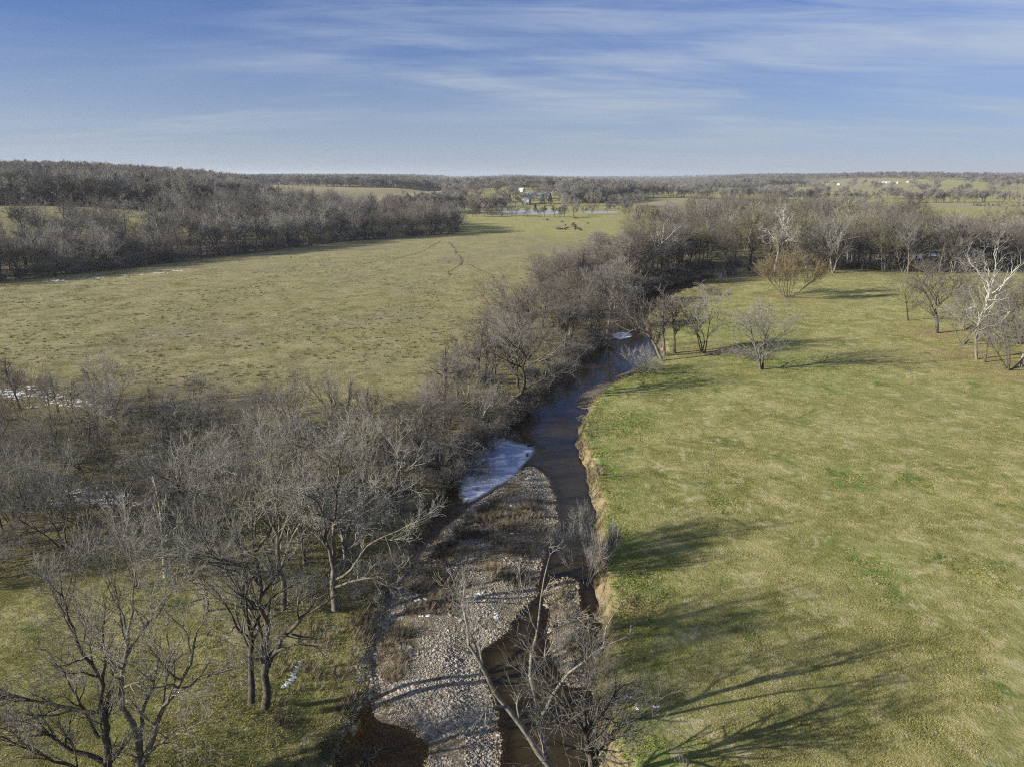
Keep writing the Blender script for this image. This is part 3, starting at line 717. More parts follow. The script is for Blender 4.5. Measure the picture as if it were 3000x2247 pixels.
g = custom('corner_b', (318, 2310), [
    (.27, .15, [(318, 2310), (316, 2235), (312, 2122), (294, 2063)]),
    (.15, .02, [(296, 2070), (298, 2000), (253, 1918), (217, 1864), (190, 1780), (180, 1700)]),
    (.14, .02, [(300, 2080), (271, 2090), (226, 2081), (172, 2063), (99, 2058), (36, 2036), (-30, 2000)]),
    (.16, .02, [(314, 2240), (289, 2221), (208, 2198), (163, 2167), (90, 2122), (23, 2103), (-60, 2110)]),
    (.13, .02, [(316, 2260), (240, 2262, -.5), (181, 2235, -1), (113, 2207, -1.4), (36, 2171, -1.8), (-20, 2150, -2)]),
    (.11, .02, [(290, 2160), (250, 2080, .8), (217, 2031, 1.2), (180, 1960, 1.8), (130, 1900, 2.2)]),
    (.11, .02, [(298, 2000), (310, 1930, .6), (300, 1850, .9), (310, 1760, 1)])], SP(10, .32, 5), 504, 0.0125)
plant_custom('corner_tree', g, 'wide tree in the bottom left corner with low limbs reaching out of frame', 'bark_dark', 'twig_grey')
g = custom('twin_a', (778, 2068), [
    (.30, .03, [(778, 2070), (782, 1963), (777, 1896), (789, 1841), (764, 1774), (759, 1715), (752, 1660), (745, 1610), (742, 1560), (739, 1500)]),
    (.22, .03, [(784, 1950), (800, 1914), (836, 1859), (881, 1810), (940, 1774), (985, 1745), (1030, 1715)]),
    (.10, .02, [(759, 1715), (720, 1650, .5), (690, 1590, .8), (670, 1520, 1)]),
    (.10, .02, [(800, 1914), (860, 1885, -.8), (920, 1890, -1.4), (960, 1930, -1.8)]),
    (.10, .02, [(746, 1620), (790, 1560, .6), (815, 1500, .9), (830, 1440, 1)])], SP(10, .26, 6), 505, 0.0145)
plant_custom('twin_tree', g, 'dark trunk with a heavy limb sloping right, beside the creek bank', 'bark_dark', 'twig_grey')
g = custom('twin_b', (738, 2052), [
    (.24, .03, [(738, 2055), (737, 1963), (741, 1873), (719, 1805), (710, 1760), (715, 1690), (700, 1620), (690, 1540)]),
    (.11, .02, [(741, 1873), (700, 1850, -.3), (680, 1800, -.6), (640, 1740, -.9), (600, 1700, -1)]),
    (.10, .02, [(712, 1760), (680, 1700, .5), (650, 1640, .8), (630, 1570, 1)])], SP(11, .30, 6), 506, 0.0145)
plant_custom('twin_tree', g, 'slimmer trunk standing close left of the dark sloping-limbed tree', 'bark_grey', 'twig_grey')
g = custom('fan', (983, 1782), [
    (.34, .24, [(983, 1785), (978, 1740), (974, 1697)]),
    (.20, .03, [(974, 1700), (977, 1653), (965, 1610), (954, 1590), (948, 1511), (926, 1470), (905, 1420), (880, 1360)]),
    (.20, .03, [(975, 1690), (980, 1620, .4), (980, 1577, .5), (983, 1495, .7), (989, 1431, .8), (1000, 1340, 1), (1010, 1280, 1)]),
    (.15, .02, [(978, 1690), (1010, 1640, .5), (1020, 1560, .7), (1030, 1480, 1), (1050, 1400, 1.2)]),
    (.115, .02, [(984, 1696), (1027, 1666, -.4), (1068, 1604, -.8), (1119, 1575, -1.2), (1163, 1558, -1.4), (1203, 1533, -1.6), (1250, 1515, -1.8)]),
    (.06, .012, [(1130, 1572, -1.2), (1140, 1600, -1.4), (1154, 1647, -1.6), (1186, 1692, -1.8)]),
    (.12, .02, [(954, 1590), (915, 1545, -.5), (890, 1500, -.8), (860, 1450, -1)]),
    (.12, .02, [(980, 1720), (1040, 1700, -1), (1090, 1690, -1.6), (1140, 1720, -2)])], SP(9, .26, 6), 507, 0.0145)
plant_custom('fan_tree', g, 'yellow-barked tree fanning upward with one long pale limb over the bar', 'bark_grey', 'twig_grey')
g = custom('pole', (831, 1775), [
    (.26, .03, [(831, 1777), (828, 1700), (815, 1637), (809, 1577), (809, 1495), (806, 1447), (820, 1400), (830, 1330)]),
    (.11, .02, [(809, 1560), (780, 1500, .3), (760, 1440, .6), (740, 1380, .8)]),
    (.10, .02, [(806, 1447), (850, 1430, -.5), (880, 1390, -.8)])], SP(11, .30, 6), 508, 0.0145)
plant_custom('straight_tree', g, 'straight grey trunk with flared foot behind the dark sloping-limbed tree', 'bark_grey', 'twig_grey')
g = custom('overhang', (1494, 1178), [
    (.36, .06, [(1490, 1180), (1512, 1162), (1535, 1144), (1536, 1110), (1526, 1071), (1547, 1052), (1519, 1021), (1490, 1002), (1470, 980)]),
    (.18, .02, [(1536, 1140), (1565, 1122), (1600, 1109), (1645, 1088), (1680, 1060)]),
    (.14, .02, [(1545, 1055), (1575, 1020, .5), (1600, 980, 1), (1620, 940, 1)]),
    (.14, .02, [(1526, 1075), (1490, 1060, -.8), (1450, 1040, -1.2), (1430, 1000, -1.4)]),
    (.12, .02, [(1519, 1021), (1530, 980, .6), (1515, 940, 1), (1525, 910, 1)])], [LV(12, .25, 58, .38, .25, .02, 8, 5), LV(8, .18, 50, .5, .24, .02, 6, 4), LV(6, .15, 46, .52, .22, .01, 4, 3), LV(5, .1, 45, .55, .2, 0, 3, 3)], 509, 0.012)
plant_custom('overhanging_tree', g, 'gnarled tree with thick trunk leaning out over the left creek bank', 'bark_dark', 'twig_grey')
g = custom('arch', (1938, 1057), [
    (.34, .05, [(1940, 1058), (1924, 1023), (1911, 995), (1889, 970), (1867, 964), (1845, 970), (1825, 990)]),
    (.15, .02, [(1911, 995), (1890, 950), (1880, 910), (1870, 870)]),
    (.14, .02, [(1889, 970), (1855, 935, .5), (1830, 900, 1), (1810, 870, 1)]),
    (.12, .02, [(1867, 964), (1835, 945, -.5), (1810, 940, -1), (1790, 950, -1)])], [LV(10, .25, 52, .42, .18, .05, 7, 5), LV(8, .18, 48, .5, .2, .03, 5, 4), LV(6, .15, 46, .52, .2, .01, 4, 3), LV(5, .1, 45, .55, .2, 0, 3, 3)], 510, 0.012)
plant_custom('arching_tree', g, 'arching tree bent left over the water from the grassy corner', 'bark_pale', 'twig_red')
g = custom('syc', (2861, 1052), [
    (0.281, 0.098, [(2861, 1054), (2856, 985), (2872, 930), (2895, 885), (2902, 846)]),
    (0.133, 0.021, [(2902, 850), (2888, 817), (2861, 789), (2845, 773), (2828, 750)]),
    (0.117, 0.021, [(2900, 850, .3), (2898, 792, .8), (2884, 760, 1.1), (2880, 735, 1.2)]),
    (0.117, 0.021, [(2904, 840, .2), (2918, 795, .6), (2915, 770, .8), (2912, 735, .9), (2935, 720, 1)]),
    (0.140, 0.021, [(2906, 860, -.2), (2934, 841, -.5), (2959, 806, -.8), (2983, 781, -1), (3010, 770, -1.2)]),
    (0.109, 0.021, [(2880, 912, -.2), (2850, 900, -.8), (2823, 910, -1.2), (2800, 905, -1.6)]),
    (0.094, 0.017, [(2862, 960, -.2), (2830, 950, -1), (2807, 944, -1.4), (2785, 930, -1.6), (2763, 926, -2)]),
    (0.094, 0.017, [(2895, 880, -.3), (2930, 880, -1), (2965, 870, -1.5)])], [LV(12, .15, 50, .42, .22, .05, 7, 5), LV(8, .15, 46, .45, .22, .03, 5, 4), LV(5, .2, 44, .5, .2, .02, 3, 3), LV(3, .2, 44, .5, .2, 0, 3, 3)], 511, 0.014)
plant_custom('sycamore_tree', g, 'sycamore with bright white upper limbs at the right meadow edge', 'bark_syc', 'twig_white')
g = custom('leansyc', (1892, 822), [
    (.40, .08, [(1890, 824), (1902, 785), (1924, 732), (1938, 715), (1958, 695), (1972, 682)]),
    (.14, .03, [(1924, 732), (1915, 705), (1905, 685)]), (.14, .03, [(1932, 720), (1928, 695), (1935, 675)]), (.12, .03, [(1938, 715), (1965, 712), (1985, 700)])],
    [LV(7, .3, 45, .36, .16, .05, 6, 5), LV(7, .2, 45, .5, .18, .03, 5, 4), LV(5, .15, 44, .5, .2, .02, 3, 3), LV(4, .1, 44, .5, .2, 0, 3, 3)], 512, 0.02)
plant_custom('sycamore_tree', g, 'white sycamore trunk leaning right in the river trees', 'bark_syc', 'twig_pale')

PT = plant_px
PT('pale_leader_tree', 'leader_n1', 1176, 1518, 1172, 0.4, 'slim pale tree with straight leader and level limbs beside the ice', tm='bark_pale', cm='twig_pale')
PT('gnarled_tree', 'gnarl_n1', 578, 1570, 1265, 2.2, 'crooked dark tree with black limbs amid the left grove', tm='bark_dark', cm='twig_grey', wx=1.25)
PT('meadow_tree', 'fine_n1', 2230, 1083, 855, 1.0, 'grey fine-twigged tree alone on the right meadow', tm='bark_grey', cm='twig_pale', wx=1.2)
PT('meadow_tree', 'vase_n2', 2060, 1034, 832, 2.5, 'dark upright tree between arching tree and lone meadow tree', tm='bark_dark', cm='twig_grey', wx=1.3)
PT('willow_tree', 'willow_m1', 2310, 872, 733, 0.3, 'splayed orange-twigged willow on the far meadow', tm='bark_dark', cm='twig_orange', wx=1.15)
PT('meadow_tree', 'spread_n1', 2742, 976, 752, 4.0, 'dark round tree left of the white sycamore', tm='bark_dark', cm='twig_brown', wx=1.45)
PT('meadow_tree', 'vase_n1', 2955, 1084, 862, 0.9, 'forked grey tree right of the white sycamore', tm='bark_grey', cm='twig_grey', wx=1.4)
PT('meadow_tree', 'slender_n1', 2884, 1062, 930, 0.9, 'thin young tree at the foot of the white sycamore', tm='bark_grey', cm='twig_grey')
PT('meadow_tree', 'gnarl_n1', 2985, 1010, 800, 1.0, 'crooked tree at the right picture edge behind the forked grey tree', tm='bark_dark', cm='twig_brown', wx=1.3)
PT('meadow_tree', 'vase_n2', 2920, 965, 800, 3.0, 'brown bushy tree behind the white sycamore', tm='bark_dark', cm='twig_brown', wx=1.2)
PT('meadow_tree', 'spread_n1', 3010, 960, 770, 2.0, 'dark tree cut by the right picture edge', tm='bark_dark', cm='twig_brown')
PT('meadow_tree', 'spread_n2', 2660, 940, 800, 2.0, 'small dark tree farthest left in the right meadow group', tm='bark_dark', cm='twig_brown', wx=1.2)
PT('meadow_tree', 'vase_n1', 2820, 1010, 830, 2.4, 'upright grey tree just left of the sycamore trunk', tm='bark_grey', cm='twig_grey', wx=1.1)
PT('meadow_tree', 'slender_n2', 2990, 1075, 900, 2.4, 'thin pale tree nearest the right picture edge', tm='bark_pale', cm='twig_grey', wx=1.2)
PT('bank_sapling', 'willow_m1', 1716, 1712, 1490, 1.0, 'thin pale sapling rooted in the cut bank', 'tree', tm='bark_grey', cm='twig_pale', wx=0.62, gz=-1.2)
PT('bank_shrub', 'shrub_n1', 1886, 1092, 1010, 1.0, 'round bare shrub at the waters edge by the green bank', 'shrub', tm='twig_grey', cm='twig_grey', gz=-1.0)
PT('low_shrub', 'shrub_n2', 2178, 1052, 1012, 2.0, 'low tangled grey shrub left of the lone meadow tree', 'shrub', tm='twig_pale', cm='twig_pale', wx=1.9)
PT('low_shrub', 'shrub_n2', 2085, 865, 838, 2.0, 'low dark brush mound at the meadow tip', 'shrub', tm='twig_brown', cm='twig_brown', wx=1.7)

# trees standing along the left bank, from the photograph
LEFT_BANK = [(1730, 985, 842, 'spread_n1', 'bark_dark', 'twig_brown', 'dark round tree left of the far bright ice'), (1778, 990, 818, 'slender_n2', 'bark_pale', 'twig_red', 'pale leaning tree at the far bright ice'),
    (1402, 1119, 955, 'slender_n1', 'bark_grey', 'twig_grey', None), (1306, 1170, 1050, 'vase_n1', 'bark_dark', 'twig_grey', None), (1367, 1160, 990, 'vase_n2', 'bark_pale', 'twig_grey', None),
    (1318, 1247, 1090, 'vase_n1', 'bark_dark', 'twig_brown', None), (1402, 1262, 1105, 'gnarl_n1', 'bark_pale', 'twig_pale', 'pale slanting tree just above the ice sheet'), (1484, 1048, 915, 'vase_n2', 'bark_grey', 'twig_grey', None),
    (1536, 994, 865, 'slender_n2', 'bark_grey', 'twig_grey', None), (1556, 998, 875, 'slender_n1', 'bark_dark', 'twig_brown', None), (1655, 1022, 885, 'slender_n1', 'bark_grey', 'twig_brown', None), (1642, 1010, 895, 'slender_n2', 'bark_grey', 'twig_brown', None),
    (1500, 935, 800, 'vase_n1', 'bark_dark', 'twig_brown', 'brown vase-shaped tree nearest the trails end'), (1545, 925, 812, 'spread_n2', 'bark_dark', 'twig_brown', None), (1623, 880, 728, 'vase_n2', 'bark_dark', 'twig_brown', 'tall brown vase-shaped tree on the field side'),
    (1700, 850, 728, 'slender_n1', 'bark_dark', 'twig_brown', None), (1775, 812, 675, 'vase_m1', 'bark_pale', 'twig_pale', 'big pale many-stemmed tree at the field corner'), (1815, 825, 690, 'vase_m2', 'bark_pale', 'twig_grey', None),
    (1945, 1042, 838, 'slender_n2', 'bark_grey', 'twig_red', 'upright tree behind the arching tree'), (1975, 1035, 870, 'slender_n1', 'bark_dark', 'twig_red', None), (1262, 1233, 1105, 'slender_n2', 'bark_dark', 'twig_grey', None),
    (1450, 1100, 975, 'spread_n1', 'bark_grey', 'twig_grey', None), (1600, 1060, 930, 'spread_n2', 'bark_grey', 'twig_grey', None), (1345, 1200, 1060, 'slender_n2', 'bark_grey', 'twig_grey', None), (1590, 960, 840, 'spread_n1', 'bark_dark', 'twig_brown', None),
    (1680, 920, 800, 'vase_n1', 'bark_dark', 'twig_brown', None), (1250, 1330, 1170, 'vase_n2', 'bark_grey', 'twig_brown', None), (1290, 1390, 1250, 'gnarl_n1', 'bark_grey', 'twig_grey', None), (1440, 1190, 1080, 'gnarl_n1', 'bark_grey', 'twig_grey', None)]
for i, (a, b, c, k, tm, cm, lab) in enumerate(LEFT_BANK):
    PT('bank_tree', k, a, b, c, (i * 2.399) % 6.28, lab or describe(k, tm, cm, b - c, 135, nearest_mark(*P(a, b), BANK_MARKS)), 'tree', 'trees along the left creek bank', tm, cm, 1.15 + 0.35 * ((i * 37) % 10) / 10)

LB = px2([(1180, 1230), (1290, 1140), (1400, 1040), (1480, 960), (1560, 880), (1660, 800), (1760, 760), (1850, 780), (1850, 860), (1780, 960), (1700, 1020), (1600, 1100), (1490, 1200), (1400, 1270), (1300, 1370), (1220, 1380)], 0)
for i, p in enumerate(scatter(LB, 46, 4.6, 74, lambda x, y: sdist(x, y, CHAN) > 1.0)):
    r = np.random.default_rng(1700 + i); near_ = p[1] < 105
    k = r.choice(['vase_n1', 'slender_n1', 'spread_n1', 'spread_n2', 'gnarl_n1'] if near_ else ['vase_m1', 'vase_m2', 'spread_m1', 'spread_m2', 'slender_m2', 'gnarl_m1'])
    hh, tm, cm = (r.uniform(6.5, 10) if near_ else r.uniform(8.5, 14)), r.choice(['bark_dark', 'bark_dark', 'bark_grey', 'bark_pale']), r.choice(['twig_brown', 'twig_brown', 'twig_grey', 'twig_red'])
    plant('bank_tree', k, p[0], p[1], hh, r.uniform(0, 6.28), describe(k, tm, cm, hh, 8.2 if near_ else 11.2, nearest_mark(p[0], p[1], BANK_MARKS)), 'tree', 'trees along the left creek bank', tm, cm, r.uniform(1.1, 1.5))
# trees of the near left grove that stand out
GROVE_T = [(335, 1200, 1018, 'vase_n1', 'bark_dark', 'twig_grey', 'dark forked tree standing out against the left field'), (286, 1252, 1075, 'slender_n1', 'bark_dark', 'twig_grey', 'dark slanting tree by the upper snow strip'),
    (174, 1224, 1085, 'slender_n2', 'bark_dark', 'twig_grey', None), (218, 1224, 1105, 'slender_n1', 'bark_dark', 'twig_grey', None), (152, 1232, 1080, 'vase_n2', 'bark_dark', 'twig_grey', None), (60, 1200, 1040, 'slender_n1', 'bark_dark', 'twig_red', None), (15, 1230, 1050, 'vase_n1', 'bark_dark', 'twig_grey', None),
    (575, 1200, 1085, 'vase_n2', 'bark_dark', 'twig_grey', 'small dark tree at the field edge, middle of the grove'), (440, 1195, 1120, 'slender_n2', 'bark_dark', 'twig_grey', None), (650, 1205, 1100, 'vase_n1', 'bark_grey', 'twig_grey', None),
    (770, 1215, 1110, 'vase_n2', 'bark_dark', 'twig_red', 'small reddish tree at the field edge'), (860, 1225, 1078, 'vase_n1', 'bark_grey', 'twig_grey', None), (973, 1224, 1068, 'vase_n2', 'bark_dark', 'twig_grey', 'fanned dark tree at the field edge right of the reddish one'), (1021, 1230, 1105, 'slender_n1', 'bark_dark', 'twig_grey', None),
    (1075, 1306, 1125, 'slender_n2', 'bark_dark', 'twig_grey', None), (1095, 1300, 1130, 'slender_n1', 'bark_dark', 'twig_grey', None), (82, 1560, 1290, 'spread_n1', 'bark_dark', 'twig_grey', 'thick dark trunk near the left edge of the grove'), (45, 1550, 1330, 'vase_n1', 'bark_dark', 'twig_grey', None), (20, 1600, 1370, 'slender_n2', 'bark_dark', 'twig_grey', None),
    (190, 1608, 1385, 'vase_n2', 'bark_dark', 'twig_grey', 'dark tree in front of the long snow patch'), (366, 1530, 1300, 'gnarl_n1', 'bark_dark', 'twig_grey', 'slanting dark tree behind the long snow patch'), (690, 1565, 1290, 'vase_n1', 'bark_pale', 'twig_pale', 'pale fanned tree in the middle of the grove'), (640, 1640, 1400, 'slender_n1', 'bark_grey', 'twig_grey', None),
    (815, 1560, 1330, 'vase_n2', 'bark_grey', 'twig_grey', None), (894, 1650, 1400, 'slender_n2', 'bark_grey', 'twig_grey', None), (1015, 1668, 1400, 'slender_n1', 'bark_pale', 'twig_grey', None), (480, 1480, 1250, 'gnarl_n1', 'bark_dark', 'twig_grey', None), (710, 1440, 1215, 'vase_n1', 'bark_grey', 'twig_grey', None),
    (260, 1420, 1260, 'gnarl_n1', 'bark_dark', 'twig_grey', None), (880, 1400, 1190, 'slender_n2', 'bark_grey', 'twig_grey', None), (1050, 1500, 1290, 'vase_n2', 'bark_grey', 'twig_grey', None), (520, 1390, 1200, 'slender_n1', 'bark_dark', 'twig_grey', None), (400, 1720, 1490, 'vase_n1', 'bark_grey', 'twig_grey', None), (610, 1790, 1560, 'spread_n2', 'bark_grey', 'twig_grey', None), (120, 1400, 1220, 'spread_n2', 'bark_dark', 'twig_grey', None), (760, 1330, 1150, 'spread_n1', 'bark_grey', 'twig_grey', None), (590, 1300, 1150, 'spread_n2', 'bark_grey', 'twig_grey', None)]
for i, (a, b, c, k, tm, cm, lab) in enumerate(GROVE_T):
    PT('grove_tree', k, a, b, c, (i * 1.93) % 6.28, lab or describe(k, tm, cm, b - c, 190, nearest_mark(*P(a, b), GROVE_MARKS)), 'tree', 'trees of the near left grove', tm, cm, 0.9 + 0.3 * ((i * 53) % 10) / 10)
GZ = px2([(-250, 1330), (0, 1260), (500, 1260), (950, 1250), (1180, 1250), (1290, 1330), (1230, 1480), (1080, 1690), (960, 1730), (700, 1740), (400, 1680), (150, 1690), (-300, 1720)], 0)
for i, p in enumerate(scatter(GZ, 42, 3.3, 71)):
    r = np.random.default_rng(900 + i); k = r.choice(['vase_n1', 'vase_n2', 'slender_n1', 'slender_n2', 'gnarl_n1', 'spread_n1', 'spread_n2'])
    hh, tm, cm = r.uniform(6.5, 11.5), r.choice(['bark_dark', 'bark_grey', 'bark_grey', 'bark_pale']), r.choice(['twig_grey', 'twig_grey', 'twig_pale', 'twig_brown', 'twig_red', 'twig_olive'])
    plant('grove_tree', k, p[0], p[1], hh, r.uniform(0, 6.28), describe(k, tm, cm, hh, 9, nearest_mark(p[0], p[1], GROVE_MARKS)), 'tree', 'trees of the near left grove', tm, cm, r.uniform(0.9, 1.3))
GS = px2([(-250, 1280), (0, 1230), (500, 1230), (950, 1220), (1180, 1180), (1450, 1130), (1560, 1140), (1480, 1230), (1390, 1300), (1330, 1400), (1270, 1500), (1150, 1700), (1000, 1800), (860, 1840), (700, 1780), (400, 1700), (150, 1700), (-300, 1740)], 0)
for i, p in enumerate(scatter(GS, 112, 1.9, 72)):
    r = np.random.default_rng(1300 + i)
    hh, cm = r.uniform(1.6, 4.2), r.choice(['twig_grey', 'twig_pale', 'twig_brown', 'twig_red'])
    plant('bare_shrub', f'shrub_n{r.integers(1, 4)}', p[0], p[1], hh, r.uniform(0, 6.28), describe('shrub_', '', cm, hh, 2.8, nearest_mark(p[0], p[1], GROVE_MARKS), 'shrub'), 'shrub', 'undergrowth shrubs of the left grove', 'twig_grey', cm, r.uniform(0.9, 1.4))
BK = px2([(1330, 1420), (1395, 1325), (1440, 1262), (1530, 1180), (1600, 1110), (1700, 1030), (1770, 990), (1750, 980), (1650, 1050), (1560, 1130), (1460, 1220), (1400, 1270), (1330, 1350), (1290, 1420)], -0.8)
for i, p in enumerate(scatter(BK, 60, 1.0, 73)):
    r = np.random.default_rng(1500 + i)
    hh, cm = r.uniform(1.8, 4.2), r.choice(['twig_grey', 'twig_brown', 'twig_pale'])
    plant('bank_brush', f'shrub_n{r.integers(1, 4)}', p[0], p[1], hh, r.uniform(0, 6.28), describe('shrub_', '', cm, hh, 3.0, nearest_mark(p[0], p[1], BANK_MARKS), 'waterline shrub'), 'shrub', 'brush along the left waterline', 'twig_grey', cm, r.uniform(1.0, 1.5))

# ---- the wood along the left field
def belt_depth(x, y): return -sdist(np.asarray(x), np.asarray(y), UPLAND)
BELT = np.array([(-300, 90), (-240, 165), (-178, 248), (-145, 305), (-95, 404), (-60, 440), (-34, 470), (-45, 540), (-90, 600), (-160, 560), (-190, 480), (-205, 420), (-225, 350), (-262, 290), (-330, 190), (-380, 120)], float)
front = scatter(BELT, 120, 3.6, 81, lambda x, y: (belt_depth(x, y) < 13) & (np.abs(x) < 0.80 * y))
back = scatter(BELT, 150, 5.2, 82, lambda x, y: (belt_depth(x, y) > 12) & (np.abs(x) < 0.80 * y))
left_end = scatter(np.array([(-340, 190), (-250, 180), (-178, 248), (-158, 285), (-205, 330), (-262, 330)], float), 45, 4.4, 87, lambda x, y: (belt_depth(x, y) > 1) & (np.abs(x) < .82 * y))
for i, p in enumerate(np.vstack([front, back, left_end])):
    r = np.random.default_rng(2000 + i); f = i < len(front)
    k = r.choice(['slender_m1', 'slender_m2', 'slender_m3', 'vase_m1', 'spread_m1', 'spread_m2', 'spread_m3'])
    hh = ((r.uniform(11, 16) if f else r.uniform(11, 17) if r.random() < .88 else 21) if p[1] < 315 else (r.uniform(14, 19) if f else r.uniform(17, 24)))
    if i >= len(front) + len(back): hh = r.uniform(13, 19)
    tm, cm = r.choice(['bark_dark', 'bark_grey']), r.choice(['twig_brown', 'twig_grey', 'twig_grey', 'twig_red', 'twig_pale'])
    plant('wood_tree', k, p[0], p[1], hh, r.uniform(0, 6.28), describe(k, tm, cm, hh, 15.5, nearest_mark(p[0], p[1], BELT_MARKS), 'front-row tree' if f else 'tree'), 'tree', 'trees of the wood bordering the left field', tm, cm, r.uniform(1.0, 1.35))
for i, p in enumerate(scatter(BELT, 110, 3.0, 83, lambda x, y: (belt_depth(x, y) < 9) & (np.abs(x) < 0.80 * y))):
    r = np.random.default_rng(2600 + i)
    hh, cm = r.uniform(3, 6.5), r.choice(['twig_brown', 'twig_grey', 'twig_red'])
    plant('wood_shrub', f'shrub_m{r.integers(1, 3)}', p[0], p[1], hh, r.uniform(0, 6.28), describe('shrub_', '', cm, hh, 4.7, nearest_mark(p[0], p[1], BELT_MARKS), 'shrub'), 'shrub', 'shrubs at the foot of the left wood', 'twig_brown', cm, r.uniform(0.9, 1.3))

# ---- the river wood on the right
RW = px2([(1840, 850), (1850, 760), (1950, 700), (2050, 665), (2200, 650), (2430, 650), (2600, 682), (2750, 722), (3080, 742), (3150, 790), (2900, 800), (2700, 808), (2430, 792), (2250, 785), (2120, 800), (1990, 850)], 0)
def off_water(x, y): return sdist(np.asarray(x), np.asarray(y), CHAN) > 1.5
pts = np.vstack([scatter(RW, 95, 4.2, 84, lambda x, y: off_water(x, y) & (y < 300)), scatter(RW, 185, 9.5, 85, lambda x, y: off_water(x, y) & (y >= 300))])
for i, p in enumerate(pts):
    r = np.random.default_rng(3000 + i)
    k = r.choice(['slender_m1', 'slender_m2', 'slender_m3', 'vase_m1', 'vase_m2', 'spread_m1', 'spread_m2', 'spread_m3', 'gnarl_m1'])
    hh = r.uniform(15, 22) if p[1] < 300 else r.uniform(17, 25)
    tm, cm = r.choice(['bark_dark', 'bark_grey', 'bark_pale'], p=[.45, .4, .15]), r.choice(['twig_brown', 'twig_grey', 'twig_olive', 'twig_red'], p=[.42, .28, .18, .12])
    plant('river_wood_tree', k, p[0], p[1], hh, r.uniform(0, 6.28), describe(k, tm, cm, hh, 19.5, nearest_mark(p[0], p[1], RIVER_MARKS)), 'tree', 'trees of the broad river wood', tm, cm, r.uniform(0.9, 1.25))
for i, (a, b, c, k) in enumerate([(2268, 800, 600, 'slender_m1'), (2305, 795, 620, 'vase_m1'), (2440, 800, 618, 'vase_m2'), (2195, 760, 590, 'slender_m2'), (1850, 775, 650, 'vase_m1'), (2060, 770, 640, 'slender_m3'), (2480, 770, 575, 'slender_m1'), (2790, 800, 640, 'gnarl_m1')]):
    lab = ['white-limbed sycamore rising above the willow', 'cream-branched tree right of the tall white sycamore', 'wide pale tree at the front of the wood behind the willow', 'pale tall tree at the back of the river wood', 'pale tree at the field corner of the wood', 'slim pale trunk amid the left part of the river wood', 'tall pale crown in the middle of the river wood', 'crooked pale tree above the dark meadow tree'][i]
    PT('sycamore_tree', k, a, b, c, i * 1.3, lab, 'tree', None, 'bark_syc' if i in (0, 2) else 'bark_pale', ['twig_pale', 'twig_olive', 'twig_grey', 'twig_olive', 'twig_grey', 'twig_grey', 'twig_olive', 'twig_grey'][i])
for i, p in enumerate(scatter(px2([(1840, 860), (1900, 800), (2050, 775), (2250, 770), (2700, 790), (2900, 790), (2900, 800), (2680, 800), (2420, 785), (2250, 782), (2110, 800), (1990, 850), (1880, 890)], 0), 70, 2.0, 86, off_water)):
    r = np.random.default_rng(3600 + i)
    hh, cm = r.uniform(2, 5), r.choice(['twig_brown', 'twig_grey', 'twig_red'])
    plant('river_brush', f'shrub_m{r.integers(1, 3)}', p[0], p[1], hh, r.uniform(0, 6.28), describe('shrub_', '', cm, hh, 3.5, nearest_mark(p[0], p[1], RIVER_MARKS), 'shrub'), 'shrub', 'brush under the river wood', 'twig_brown', cm, r.uniform(1, 1.5))

# ------------------------------------------------------------------ masses nobody could count: instanced on points
def joined_proto(name, key, mt, mc):
    tr, cr, top, d = PROTO[key]; v = np.concatenate([d['trunk'][0], d['crown'][0]]) / top; n = len(d['trunk'][0])
    f = np.concatenate([d['trunk'][1], d['crown'][1] + n]); mi = np.r_[np.zeros(len(d['trunk'][1]), int), np.ones(len(d['crown'][1]), int)]
    return mesh_arrays(name, v, f, mats=[M[mt], M[mc]], midx=mi)

